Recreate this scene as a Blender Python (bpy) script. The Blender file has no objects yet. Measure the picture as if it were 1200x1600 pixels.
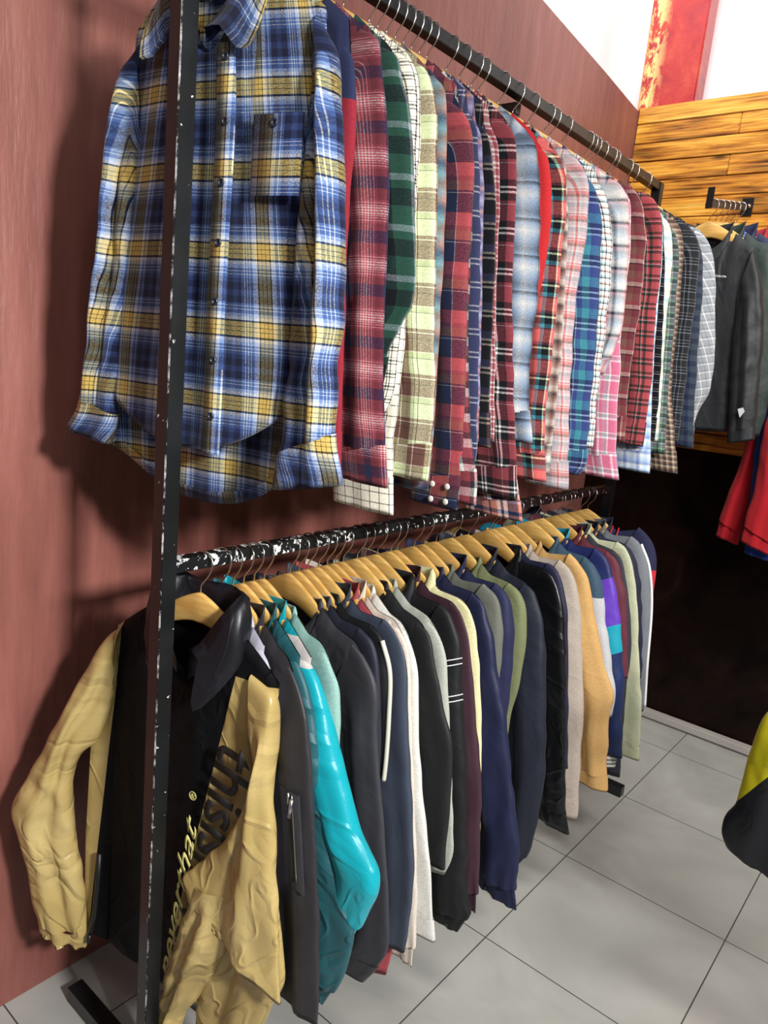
import bpy, bmesh, math, random
import numpy as np
from mathutils import Vector, Matrix

C = bpy.context.scene.collection
PI = math.pi

# ------------------------------------------------------------------ camera, light, exposure
CAM_H = 1.54
right = Vector((0.76415316, 0.63790037, 0.09567163))
down = Vector((0.20191039, -0.09568506, -0.97471871))
fwd = Vector((-0.61261908, 0.76415148, -0.20191675))
cam = bpy.data.cameras.new('camera')
cam.sensor_fit = 'VERTICAL'
cam.sensor_height = 24.0
cam.lens = 24.0 * 1150.0 / 1600.0
cam.clip_start = 0.02
cam_o = bpy.data.objects.new('camera', cam)
C.objects.link(cam_o)
cam_o.matrix_world = Matrix(((right.x, -down.x, -fwd.x, 0), (right.y, -down.y, -fwd.y, 0), (right.z, -down.z, -fwd.z, CAM_H), (0, 0, 0, 1)))
bpy.context.scene.camera = cam_o

sc = bpy.context.scene
sc.view_settings.view_transform = 'Standard'
sc.view_settings.look = 'None'
sc.view_settings.gamma = 1.0
sc.view_settings.use_curve_mapping = False
sc.view_settings.exposure = 0.0

world = bpy.data.worlds.new('shop_light')
sc.world = world
world.use_nodes = True
world.node_tree.nodes['Background'].inputs[0].default_value = (0.93, 0.97, 1.0, 1)
world.node_tree.nodes['Background'].inputs[1].default_value = 0.15

def area(name, loc, target, sx, sy, power, col=(1, 1, 1), spread=PI):
    l = bpy.data.lights.new(name, 'AREA')
    l.shape = 'RECTANGLE'; l.size = sx; l.size_y = sy; l.energy = power; l.color = col
    l.spread = spread
    o = bpy.data.objects.new(name, l); C.objects.link(o)
    o.location = loc
    o.rotation_euler = (Vector(target) - Vector(loc)).to_track_quat('-Z', 'Y').to_euler()
    return o
area('tube_light_low', (1.6, 0.30, 2.42), (-1.3, 0.6, 0.8), 0.26, 0.26, 31, (1, 1, 1), math.radians(95))
area('tube_light_high', (2.3, 0.6, 2.75), (-1.0, 1.3, 0.8), 0.8, 0.2, 26, (1, 1, 1), math.radians(120))
area('ceiling_light', (0.7, 1.5, 3.2), (0.0, 3.2, 1.0), 0.9, 0.4, 36, (1, 0.97, 0.92), math.radians(110))
area('ceiling_light_front', (0.6, -0.2, 3.2), (-0.8, 0.8, 0.8), 0.6, 0.6, 12)
area('upper_wall_fill', (-0.9, 2.2, 3.9), (-1.3, 3.7, 3.3), 0.8, 0.5, 40)  # added fill, no fixture here: brightens the white upper walls

# ------------------------------------------------------------------ materials
def lin(c):
    if isinstance(c, str):
        c = c.lstrip('#'); c = [int(c[i:i + 2], 16) / 255 for i in (0, 2, 4)]
    return tuple((x / 12.92 if x <= 0.04045 else ((x + 0.055) / 1.055) ** 2.4) for x in c) + (1.0,)

def raw(c):
    c = c.lstrip('#'); return tuple(int(c[i:i + 2], 16) / 255 for i in (0, 2, 4)) + (1.0,)

class NT:
    """short-hand for a node tree"""
    def __init__(s, name, rough=0.8, spec=0.3):
        s.m = bpy.data.materials.new(name); s.m.use_nodes = True
        s.t = s.m.node_tree; s.n = s.t.nodes; s.b = s.n['Principled BSDF']
        s.b.inputs['Roughness'].default_value = rough
        s.b.inputs['Specular IOR Level'].default_value = spec
    def new(s, typ, **kw):
        n = s.n.new(typ)
        for k, v in kw.items(): setattr(n, k, v)
        return n
    def lk(s, a, b): s.t.links.new(a, b)
    def math(s, op, a, b=None, clamp=False):
        n = s.new('ShaderNodeMath', operation=op); n.use_clamp = clamp
        for i, v in enumerate((a, b)):
            if v is None: continue
            if isinstance(v, (int, float)): n.inputs[i].default_value = v
            else: s.lk(v, n.inputs[i])
        return n.outputs[0]
    def mix(s, fac, a, b, mode='MIX'):
        n = s.new('ShaderNodeMix', data_type='RGBA', blend_type=mode)
        for k, v in ((0, fac), (6, a), (7, b)):
            if isinstance(v, (int, float)): n.inputs[k].default_value = v
            elif isinstance(v, tuple): n.inputs[k].default_value = v
            else: s.lk(v, n.inputs[k])
        return n.outputs[2]
    def noise(s, vec=None, scale=5, detail=3, rough=0.5, dist=0, sc3=None):
        n = s.new('ShaderNodeTexNoise'); n.inputs['Scale'].default_value = scale
        n.inputs['Detail'].default_value = detail; n.inputs['Roughness'].default_value = rough
        n.inputs['Distortion'].default_value = dist
        if vec is not None:
            if sc3:
                mp = s.new('ShaderNodeMapping'); mp.inputs['Scale'].default_value = sc3
                s.lk(vec, mp.inputs[0]); vec = mp.outputs[0]
            s.lk(vec, n.inputs['Vector'])
        return n.outputs['Fac']
    def ramp(s, fac, stops, interp='LINEAR'):
        n = s.new('ShaderNodeValToRGB'); n.color_ramp.interpolation = interp
        e = n.color_ramp.elements
        while len(e) < len(stops): e.new(0.5)
        for i, (p, c) in enumerate(stops):
            e[i].position = p
            e[i].color = c if isinstance(c, tuple) and len(c) == 4 else ((c, c, c, 1) if isinstance(c, float) else lin(c))
        s.lk(fac, n.inputs[0]); return n.outputs[0]
    def uv(s):
        n = s.new('ShaderNodeUVMap'); n.uv_map = 'UVMap'
        sp = s.new('ShaderNodeSeparateXYZ'); s.lk(n.outputs[0], sp.inputs[0])
        return n.outputs[0], sp.outputs[0], sp.outputs[1]
    def obj(s):
        n = s.new('ShaderNodeTexCoord'); sp = s.new('ShaderNodeSeparateXYZ')
        s.lk(n.outputs['Object'], sp.inputs[0]); return n.outputs['Object'], sp.outputs
    def bump(s, h, strength, dist=0.01):
        n = s.new('ShaderNodeBump'); n.inputs['Strength'].default_value = strength
        n.inputs['Distance'].default_value = dist; s.lk(h, n.inputs['Height'])
        s.lk(n.outputs[0], s.b.inputs['Normal'])
    def col(s, c):
        if isinstance(c, tuple): s.b.inputs['Base Color'].default_value = c
        else: s.lk(c, s.b.inputs['Base Color'])
        return s

def cloth_finish(k, colour, wrinkle, rough, spec, sheen):
    uvv, ux, uy = k.uv()
    fine = k.noise(uvv, scale=260, detail=2)
    k.col(k.mix(1.0, colour, k.ramp(fine, [(0.3, 0.84), (0.7, 1.08)] if rough > 0.6 else [(0.3, 0.95), (0.7, 1.03)]), 'MULTIPLY'))
    n1 = k.noise(uvv, scale=7 if wrinkle > 0.5 else 11, detail=2, rough=0.45, dist=0.5, sc3=(1.4, 0.8, 1))
    h = k.math('ADD', n1, k.math('MULTIPLY', fine, 0.015))
    if wrinkle > 0.45:   # sharp creases of thin nylon
        for sc_, am in ((5.0, 0.9), (11.0, 0.5)):
            r_ = k.math('ABSOLUTE', k.math('SUBTRACT', k.noise(uvv, scale=sc_, detail=1, rough=0.4, dist=0.9, sc3=(1.0, 0.75, 1)), 0.5))
            h = k.math('ADD', h, k.math('MULTIPLY', k.math('MINIMUM', r_, 0.06), -am * 7.0 * (wrinkle - 0.3)))
    k.bump(h, min(1.0, 0.3 + wrinkle * 0.4), 0.005 + 0.014 * wrinkle)
    k.b.inputs['Roughness'].default_value = rough
    k.b.inputs['Specular IOR Level'].default_value = spec
    k.b.inputs['Sheen Weight'].default_value = sheen
    k.b.inputs['Sheen Roughness'].default_value = 0.5

def stripe_stops(seq, soft):
    tot = sum(w for w, c in seq); p = 0; out = []
    for w, c in seq:
        out.append(((p + (w / 2 if soft else 0)) / tot, raw(c))); p += w
    return out, tot

PAL = dict(k='#101218', K='#25272b', w='#e6e2da', W='#c8c3bb', r='#a9222f', R='#7c1c2a', m='#5e1524', n='#16203f', b='#2b4c9c', B='#1b3272',
           l='#8fb2dc', y='#f2c230', Y='#c8a83c', g='#1c4537', G='#122c25', e='#5f8f6a', t='#1f7f8f', T='#5c98a4', o='#b4624a', O='#7c4430',
           p='#cf9aa2', P='#c04a72', u='#3a2a52', U='#8a86a8', c='#efe6cc', C='#cdbf9c', s='#8c9096', S='#5a6068', x='#b8c888', X='#d9e4ae',
           z='#b3a590', Z='#6d4438', q='#c23a3a', Q='#d03c36', i='#2b2f52', I='#3f4f7a', v='#b89ba0', d='#3a4654', D='#7388a4', h='#a8b8c8')

def parse(st):
    out = []
    for tok in st.split():
        out.append((float(tok[1:]), PAL[tok[0]]))
    return out

def plaid(name, warp, weft=None, soft=False, bal=0.5, rot=0.0, light=1.0, off=(0, 0), wr=0.25):
    """woven check: warp stripes run down the cloth, weft stripes across it; widths in mm"""
    k = NT(name); uvv, ux, uy = k.uv()
    if rot:
        mp = k.new('ShaderNodeMapping'); mp.inputs['Rotation'].default_value = (0, 0, rot)
        k.lk(uvv, mp.inputs[0]); sp = k.new('ShaderNodeSeparateXYZ'); k.lk(mp.outputs[0], sp.inputs[0]); ux, uy = sp.outputs[0], sp.outputs[1]
    cols = []
    for coord, st, of in ((ux, warp, off[0]), (uy, weft or warp, off[1])):
        stops, tot = stripe_stops(parse(st), soft)
        if soft: stops = [(0.0, tuple((a + b) / 2 for a, b in zip(stops[0][1], stops[-1][1])))] + stops + [(1.0, tuple((a + b) / 2 for a, b in zip(stops[0][1], stops[-1][1])))]
        fr = k.math('FRACT', k.math('ADD', k.math('MULTIPLY', coord, 1000.0 / tot), 20 + of))
        cols.append(k.ramp(fr, stops, 'LINEAR' if soft else 'CONSTANT'))
    fz = k.math('ADD', k.math('MULTIPLY', k.math('SUBTRACT', k.noise(uvv, scale=420, detail=1), 0.5), 0.9), bal, True)
    c = k.mix(fz, cols[0], cols[1])
    gm = k.new('ShaderNodeGamma'); k.lk(c, gm.inputs[0]); gm.inputs[1].default_value = 2.2; c = gm.outputs[0]
    if True: c = k.mix(1.0, c, (light, light, light, 1), 'MULTIPLY')
    hs = k.new('ShaderNodeHueSaturation'); hs.inputs['Saturation'].default_value = 0.86; hs.inputs['Value'].default_value = 0.94; k.lk(c, hs.inputs['Color']); c = hs.outputs[0]
    cloth_finish(k, c, wr, 0.88, 0.15, 0.12)
    return k.m

def plain(name, colour, rough=0.8, wr=0.4, spec=0.25, sheen=0.05):
    k = NT(name); cloth_finish(k, lin(colour), wr, rough, spec, sheen); return k.m

def banded(name, bands, rough=0.6, wr=0.5, slope=0.0):
    """colour changes down the garment: list of (start depth below the rail in m, colour)"""
    k = NT(name); co, o = k.obj()
    z = k.math('MULTIPLY', k.math('ADD', o[2], k.math('MULTIPLY', o[0], slope)), -0.8)
    c = k.ramp(z, [(max(0.0, d * 0.8), lin(cc)) for d, cc in bands], 'CONSTANT')
    cloth_finish(k, c, wr, rough, 0.3, 0.05); return k.m

def simple(name, colour, rough=0.5, metal=0.0, spec=0.5):
    k = NT(name, rough, spec); k.col(lin(colour)); k.b.inputs['Metallic'].default_value = metal; return k.m

# painted wall
def wall_paint():
    k = NT('maroon_wall_paint', 0.42, 0.35); co, o = k.obj()
    a = k.noise(co, 1.6, 4, 0.6, sc3=(1, 1, 0.5)); b = k.noise(co, 14, 4, 0.65, sc3=(1, 1.6, 0.22)); c = k.noise(co, 60, 2)
    base = k.ramp(k.math('ADD', k.math('MULTIPLY', a, 0.6), k.math('MULTIPLY', b, 0.4)), [(0.30, '#72443c'), (0.52, '#8e574d'), (0.72, '#a66b60')])
    spots = k.ramp(k.noise(co, 9, 5, 0.7), [(0.735, 0.0), (0.76, 1.0)])
    k.col(k.mix(k.math('MULTIPLY', spots, 0.5), base, lin('#c08a80')))
    k.bump(k.math('ADD', b, k.math('MULTIPLY', c, 0.15)), 0.35, 0.01)
    return k.m
def back_panel_paint():
    k = NT('black_wall_paint', 0.4, 0.1); co, o = k.obj()
    a = k.noise(co, 3.5, 5, 0.6, 1.0); s = k.noise(co, 7, 6, 0.75, sc3=(1, 1, 2.5))
    base = k.ramp(a, [(0.35, '#0d0706'), (0.6, '#1d110d'), (0.75, '#2a1c17')])
    k.col(k.mix(k.ramp(s, [(0.74, 0.0), (0.8, 0.35)]), base, lin('#6d6660')))
    k.bump(a, 0.2, 0.01); return k.m
def wood_planks():
    k = NT('varnished_plank_wood', 0.3, 0.45); co, o = k.obj()
    row = k.new('ShaderNodeAttribute'); row.attribute_name = 'plank'
    mp = k.new('ShaderNodeVectorMath', operation='ADD'); k.lk(co, mp.inputs[0]); k.lk(row.outputs['Vector'], mp.inputs[1])
    g = k.noise(mp.outputs[0], 11, 6, 0.62, 1.1, sc3=(0.30, 1, 5.5)); big = k.noise(mp.outputs[0], 3.2, 3, 0.5, 0.8, sc3=(0.6, 1, 1.6)); f = k.noise(mp.outputs[0], 90, 3, 0.5, 0, sc3=(0.06, 1, 1))
    base = k.ramp(k.math('ADD', k.math('MULTIPLY', g, 0.55), k.math('MULTIPLY', big, 0.45)), [(0.36, '#4a260e'), (0.43, '#96551c'), (0.49, '#c87c28'), (0.55, '#e8a43a'), (0.66, '#f8cc64')])
    base = k.mix(0.35, base, k.ramp(f, [(0.35, '#6a431d'), (0.6, '#d0983e')]), 'MULTIPLY') if False else k.mix(0.30, base, k.ramp(f, [(0.38, '#3c220c'), (0.58, '#e0a848')]))
    vor = k.new('ShaderNodeTexVoronoi'); vm = k.new('ShaderNodeMapping'); vm.inputs['Scale'].default_value = (2.2, 1, 5.5)
    k.lk(mp.outputs[0], vm.inputs[0]); k.lk(vm.outputs[0], vor.inputs['Vector']); vor.inputs['Scale'].default_value = 1.6
    k.col(k.mix(k.ramp(vor.outputs['Distance'], [(0.05, 0.85), (0.16, 0.0)]), base, lin('#3a2212')))
    k.bump(k.math('ADD', g, f), 0.35, 0.004); return k.m
def plaster_white():
    k = NT('white_plaster', 0.8, 0.2); co, o = k.obj()
    n = k.noise(co, 4, 4, 0.6)
    k.col(k.ramp(n, [(0.3, '#fafafa'), (0.6, '#ffffff')])); k.bump(n, 0.1, 0.01); return k.m
def red_pillar():
    k = NT('red_pillar_paint', 0.25, 0.5); co, o = k.obj()
    n = k.noise(co, 9, 5, 0.65, 0.5); s = k.noise(co, 16, 5, 0.7, sc3=(1.6, 1.6, 0.7))
    base = k.ramp(n, [(0.3, '#981a26'), (0.5, '#b02a28'), (0.7, '#c04a34')])
    near = k.math('MULTIPLY', k.ramp(o[0], [(0.0, 0.0), (1.0, 0.0)]), 0.0)
    edge = k.math('SUBTRACT', 1.0, k.math('MULTIPLY', k.math('ABSOLUTE', k.math('ADD', o[0], 0.09)), 16.0), True)
    k.col(k.mix(k.math('MULTIPLY', k.ramp(s, [(0.46, 0.0), (0.52, 1.0)]), edge), base, lin('#ecd888')))
    k.bump(n, 0.35, 0.01); return k.m
def floor_tile():
    k = NT('glazed_floor_tile', 0.16, 0.45); g = k.new('ShaderNodeNewGeometry'); sp = k.new('ShaderNodeSeparateXYZ'); k.lk(g.outputs['Position'], sp.inputs[0])
    P = 0.5005
    def line(coord, off):
        fr = k.math('FRACT', k.math('ADD', k.math('DIVIDE', k.math('SUBTRACT', coord, off), P), 50.5))
        return k.math('LESS_THAN', k.math('ABSOLUTE', k.math('SUBTRACT', fr, 0.5)), 0.0035)
    ln = k.math('MAXIMUM', line(sp.outputs[0], -0.80), line(sp.outputs[1], 1.632))
    n = k.noise(g.outputs['Position'], 2.2, 4, 0.6, 0.6); dn = k.noise(g.outputs['Position'], 11, 5, 0.72)
    base = k.ramp(n, [(0.3, '#979690'), (0.5, '#a3a29c'), (0.7, '#afaea8')])
    base = k.mix(k.ramp(dn, [(0.70, 0.0), (0.78, 0.35)]), base, lin('#57524c'))
    k.col(k.mix(ln, base, lin('#454441')))
    k.lk(k.math('ADD', k.math('MULTIPLY', n, 0.12), k.math('ADD', 0.12, k.math('MULTIPLY', ln, 0.5))), k.b.inputs['Roughness'])
    k.bump(k.math('ADD', k.math('MULTIPLY', ln, -1.0), k.math('MULTIPLY', n, 0.25)), 0.25, 0.004); return k.m
def black_steel(name, chips, edge):
    k = NT(name, 0.32, 0.5); co, o = k.obj()
    n = k.noise(co, 55, 4, 0.65); big = k.noise(co, 6, 2)
    base = k.ramp(big, [(0.3, '#0c0d0e'), (0.7, '#1d1f20')])
    # worn paint: more of it near the front end of the bar
    lvl = k.math('SUBTRACT', k.math('ADD', n, k.math('MULTIPLY', k.ramp(k.math('MULTIPLY', o[1], 0.5), [(0.0, 1.0), (0.4, 0.3), (1.0, 0.0)]), 0.09)), 0.645 if chips > 0 else 0.86)
    f = k.math('GREATER_THAN', lvl, 0.0)
    if edge:   # bare metal along the corner of the post that faces the aisle
        e = k.math('GREATER_THAN', k.math('ADD', k.math('SUBTRACT', o[0], o[1]), k.math('MULTIPLY', k.math('SUBTRACT', k.noise(co, 30, 4, 0.7), 0.5), 0.005)), 0.0297)
        f = k.math('MAXIMUM', k.math('GREATER_THAN', n, 0.70), e)
    k.col(k.mix(f, base, lin('#dcdcd8'))); k.bump(n, 0.15, 0.002); return k.m
def hanger_wood():
    k = NT('pale_hanger_wood', 0.38, 0.45); co, o = k.obj()
    n = k.noise(co, 12, 4, 0.5, 0.6, sc3=(1, 1, 6)); inf = k.new('ShaderNodeObjectInfo')
    c = k.ramp(n, [(0.3, '#c99a4c'), (0.7, '#e6bf74')])
    k.col(k.mix(k.math('MULTIPLY', inf.outputs['Random'], 0.45), c, lin('#c08c48'))); return k.m

M = dict(wall=wall_paint(), panel=back_panel_paint(), plank=wood_planks(), plaster=plaster_white(), pillar=red_pillar(), tile=floor_tile(),
         steel=black_steel('chipped_black_steel', 1.0, False), steel_clean=black_steel('black_steel', -3.0, False), post=black_steel('worn_post_steel', 0, True),
         wood=hanger_wood(), wire=simple('bright_hook_wire', '#c9c6c0', 0.25, 1.0), skirting=simple('grey_skirting_paint', '#a9a49e', 0.4),
         button=simple('dark_blue_button', '#232b38', 0.35), snap=simple('pearl_snap', '#d8d2c8', 0.25), zipm=simple('zip_metal', '#d0d0d0', 0.25, 1.0),
         zipk=simple('black_zip_tape', '#0d0e10', 0.5), white=simple('white_piping', '#e8e8e8', 0.6), black_print=simple('black_print', '#14120f', 0.6),
         gold_print=simple('pale_gold_print', '#cfc67c', 0.5), grey_print=simple('grey_print', '#c4c6c8', 0.5), cream=simple('cream_piping', '#c4c4b4', 0.7), redp=simple('red_piping', '#c02038', 0.6),
         brown=simple('dark_gap', '#1a0f08', 0.9))

# ------------------------------------------------------------------ mesh helpers
def link(name, me, parent=None, mat=None):
    o = bpy.data.objects.new(name, me); C.objects.link(o)
    if mat is not None: me.materials.append(mat)
    if parent is not None: o.parent = parent
    return o
def smooth(me, on=True):
    me.polygons.foreach_set('use_smooth', [on] * len(me.polygons))
def grid_mesh(name, P, UV):
    m, n = P.shape[:2]
    me = bpy.data.meshes.new(name)
    idx = np.arange(m * n).reshape(m, n)
    f = np.stack([idx[:-1, :-1], idx[:-1, 1:], idx[1:, 1:], idx[1:, :-1]], -1).reshape(-1, 4)
    me.from_pydata(P.reshape(-1, 3).tolist(), [], f.tolist())
    uvl = me.uv_layers.new(name='UVMap')
    uvl.data.foreach_set('uv', UV.reshape(-1, 2)[f.reshape(-1)].astype(np.float32).ravel())
    smooth(me); me.update(); return me
def bm_mesh(name, bm, sm=False):
    me = bpy.data.meshes.new(name); bmesh.ops.recalc_face_normals(bm, faces=bm.faces[:]); bm.to_mesh(me); bm.free()
    if sm: smooth(me)
    return me
def add_box(bm, x0, x1, y0, y1, z0, z1, bev=0.0):
    vs = [bm.verts.new((x, y, z)) for x in (x0, x1) for y in (y0, y1) for z in (z0, z1)]
    fs = [bm.faces.new([vs[i] for i in q]) for q in ((0, 1, 3, 2), (4, 6, 7, 5), (0, 4, 5, 1), (2, 3, 7, 6), (0, 2, 6, 4), (1, 5, 7, 3))]
    if bev: bmesh.ops.bevel(bm, geom=list({e for f in fs for e in f.edges}), offset=bev, segments=2, affect='EDGES')
    return bm
def box_obj(name, a, b, mat, parent=None, bev=0.0, origin=None):
    bm = bmesh.new(); org = origin or (0, 0, 0)
    add_box(bm, a[0] - org[0], b[0] - org[0], a[1] - org[1], b[1] - org[1], a[2] - org[2], b[2] - org[2], bev)
    o = link(name, bm_mesh(name, bm), parent, mat); o.location = org; return o
def tube(name, pts, r, seg=8, close=False):
    P = [Vector(p) for p in pts]; rows = []
    prev = None
    for i, p in enumerate(P):
        t = (P[min(i + 1, len(P) - 1)] - P[max(i - 1, 0)]).normalized()
        if prev is None: prev = t.orthogonal().normalized()
        a = (prev - t * prev.dot(t)).normalized(); prev = a; b = t.cross(a)
        rows.append([p + (a * math.cos(2 * PI * k / seg) + b * math.sin(2 * PI * k / seg)) * r for k in range(seg)])
    bm = bmesh.new(); V = [[bm.verts.new(v) for v in row] for row in rows]
    for i in range(len(V) - 1):
        for k in range(seg): bm.faces.new((V[i][k], V[i][(k + 1) % seg], V[i + 1][(k + 1) % seg], V[i + 1][k]))
    bm.faces.new(V[0][::-1]); bm.faces.new(V[-1])
    return bm_mesh(name, bm, True)
def thing(name, label, cat, loc=(0, 0, 0), rotz=0.0, group=None):
    o = bpy.data.objects.new(name, None); C.objects.link(o); o.empty_display_size = 0.05
    o.location = loc; o.rotation_euler = (0, 0, rotz); o['label'] = label; o['category'] = cat
    if group: o['group'] = group
    return o
def tag(o, label, cat, group=None):
    o['label'] = label; o['category'] = cat
    if group: o['group'] = group
    return o
def struct(o): o['kind'] = 'structure'; return o
def dup(root, loc, rotz, label):
    r = root.copy(); C.objects.link(r); r.location = loc; r.rotation_euler = (0, 0, rotz); r['label'] = label
    for ch in list(root.children):
        c = ch.copy(); C.objects.link(c); c.parent = r
    return r

# ------------------------------------------------------------------ setting
WX = -1.486; BY = 3.388
def poly_prism(name, pts, axis, a, b, mat):
    bm = bmesh.new()
    def v(p, d): return (d, p[0], p[1]) if axis == 'x' else (p[0], d, p[1])
    A = [bm.verts.new(v(p, a)) for p in pts]; B = [bm.verts.new(v(p, b)) for p in pts]
    bm.faces.new(A); bm.faces.new(B[::-1])
    for i in range(len(pts)): bm.faces.new((A[i], A[(i + 1) % len(pts)], B[(i + 1) % len(pts)], B[i]))
    return link(name, bm_mesh(name, bm), None, mat)
struct(poly_prism('wall_left', [(-2.2, 0), (3.50, 0), (3.50, 2.705), (3.33, 2.715), (3.0, 2.748), (2.45, 2.795), (1.2, 2.90), (-2.2, 3.15)], 'x', WX - 0.14, WX, M['wall']))
struct(box_obj('wall_left_upper', (WX - 0.32, -2.2, 2.4), (WX - 0.20, 3.95, 4.3), M['plaster']))
struct(box_obj('wall_back_lower', (WX - 0.3, BY + 0.004, 0), (2.6, BY + 0.12, 1.30), M['panel']))
struct(box_obj('wall_back_upper', (WX - 0.3, 3.62, 2.3), (2.6, 3.74, 4.3), M['plaster']))
o = struct(box_obj('floor', (-2.2, -2.2, -0.05), (3.2, 4.2, 0.0), M['tile']))
# pillar
px0, px1, py0 = -1.512, -1.262, 3.40
o = box_obj('trim_1', (px0, py0, 2.55), (px1, py0 + 0.10, 4.3), M['pillar'], None, 0.006, (-1.387, py0, 2.55)); struct(o)
# skirting pipe and bead on the back wall
bm = bmesh.new(); add_box(bm, WX, 2.6, BY - 0.03, BY + 0.004, 0, 0.05, 0.012)
struct(link('baseboard_back', bm_mesh('baseboard_back', bm), None, M['skirting']))
# planks
rng = random.Random(11)
bm = bmesh.new(); zt = 2.728; row = 0; attr = []
zs = [2.728, 2.658, 2.577, 2.500, 2.419, 2.342, 2.262, 2.177]
while zs[-1] > 1.34: zs.append(zs[-1] - 0.08 - rng.uniform(-0.004, 0.006))
joints = {0: [0.4], 1: [-1.046, 0.3], 2: [0.1], 3: [-1.064, 0.5], 4: [0.25], 5: [-0.45], 6: [-0.2, 0.9], 7: [-0.62]}
lay = bm.verts.layers.float_vector.new('plank')
for i in range(len(zs) - 1):
    xs = [WX + 0.002] + joints.get(i, [rng.uniform(-1.0, 0.5)]) + [2.6]
    for j in range(len(xs) - 1):
        n0 = len(bm.verts); d = rng.uniform(0.022, 0.030)
        add_box(bm, xs[j] + 0.001, xs[j + 1] - 0.001, BY - d, BY + 0.004, zs[i + 1] + 0.0018, zs[i] - 0.0018, 0.0025)
        q = Vector((rng.uniform(1, 9), rng.uniform(1, 9), rng.uniform(1, 9)))
        for v in bm.verts:
            if v[lay].length < 0.5: v[lay] = q
me = bm_mesh('wall_back', bm)
struct(link('wall_back', me, None, M['plank']))
struct(box_obj('trim_2', (WX - 0.3, BY + 0.005, 1.30), (2.6, BY + 0.12, 2.725), M['brown']))

# ------------------------------------------------------------------ the black rack
RX = -1.05; ZU = CAM_H + 0.665; ZL = CAM_H - 0.385; Y0 = 0.72; Y1 = 2.625
rack = thing('clothes_rack', 'tall black steel two-tier clothes rack with chipped paint standing along the maroon wall', 'clothes rack', (RX, Y0, 0))
def rack_part(name, a, b, mat, org):
    return box_obj(name, a, b, mat, rack, 0.0015, org)
def rp(name, x0, x1, y0, y1, z0, z1, mat, org):
    o = box_obj(name, (x0, y0, z0), (x1, y1, z1), mat, None, 0.0012, org)
    o.parent = rack; o.location = (org[0] - RX, org[1] - Y0, org[2]); return o
rp('post', RX - 0.0155, RX + 0.0155, Y0 - 0.0155, Y0 + 0.0155, 0.0, 3.0, M['post'], (RX, Y0, 0))
rp('post', RX - 0.0155, RX + 0.0155, Y1 - 0.0155, Y1 + 0.0155, 0.0, ZU + 0.0125, M['steel_clean'], (RX, Y1, 0))
rp('wall_brace', -1.486, RX - 0.0156, 1.690, 1.715, ZU - 0.040, ZU - 0.014, M['steel_clean'], (RX, 1.70, 0))
rp('wall_brace', RX - 0.046, RX - 0.017, 1.687, 1.717, ZU - 0.36, ZU - 0.0405, M['steel_clean'], (RX, 1.70, 0))
rp('rail', RX - 0.0155, RX + 0.0125, Y0 + 0.0155, Y1 - 0.0155, ZU - 0.014, ZU + 0.0125, M['steel_clean'], (RX, Y0, ZU))
rp('rail', RX - 0.0125, RX + 0.0125, Y0 + 0.0155, Y1 - 0.0155, ZL - 0.0125, ZL + 0.0125, M['steel'], (RX, Y0, ZL))
for yy in (Y0, Y1):
    rp('foot', RX - 0.345, RX + 0.24, yy - 0.018 + 0.034 * (yy == Y0), yy + 0.018 + 0.034 * (yy == Y0), 0.0, 0.04, M['steel_clean'], (RX, yy, 0))

# ------------------------------------------------------------------ hangers
def hang_top(u):
    a = abs(u)
    return -0.062 - 0.148 * (a / 0.22) ** 1.3
def hanger_meshes(half=0.178):
    U = np.linspace(-half, half, 37); ring = []
    for u in U:
        a = abs(u) / half; zt = hang_top(u); hh = 0.058 - 0.036 * a ** 0.8
        if a > 0.93: hh *= 0.8
        th = 0.0055 - 0.002 * a
        zb = zt - hh; r = min(0.004, hh * .3)
        ring.append([(u, -th, zt - r), (u, -th + r * .7, zt), (u, th - r * .7, zt), (u, th, zt - r), (u, th, zb + r), (u, th - r * .7, zb), (u, -th + r * .7, zb), (u, -th, zb + r)])
    bm = bmesh.new(); V = [[bm.verts.new(p) for p in r] for r in ring]
    for i in range(len(V) - 1):
        for k in range(8): bm.faces.new((V[i][k], V[i][(k + 1) % 8], V[i + 1][(k + 1) % 8], V[i + 1][k]))
    bm.faces.new(V[0][::-1]); bm.faces.new(V[-1])
    wood = bm_mesh('hanger_arms', bm, True)
    path = [(0, 0, -0.068), (0, 0, -0.050), (0.003, 0, -0.044), (0.012, 0, -0.034), (0.020, 0, -0.023), (0.0245, 0, -0.010), (0.024, 0, 0.004), (0.017, 0, 0.0125), (0.006, 0, 0.0155), (-0.006, 0, 0.0155), (-0.017, 0, 0.012), (-0.0225, 0, 0.006), (-0.024, 0, -0.004)]
    hook = tube('hook', path, 0.0016, 6)
    wood.materials.append(M['wood']); hook.materials.append(M['wire'])
    return wood, hook
WOOD, HOOK = hanger_meshes()
WOODS = {}
proto_hanger = None
def put_hanger(loc, rz, label, group, half=0.178):
    global proto_hanger
    if proto_hanger is None:
        r = thing('wooden_hanger', label, 'hanger', loc, rz, group)
        link('hanger_arms', WOOD, r); link('hook', HOOK, r); proto_hanger = r
    else:
        r = dup(proto_hanger, loc, rz, label); r['group'] = group
        half = round(half, 2)
        if half < 0.175:
            if half not in WOODS: WOODS[half] = hanger_meshes(half)[0]
            for c in r.children:
                if c.name.startswith('hanger_arms'): c.data = WOODS[half]
    return r

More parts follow.
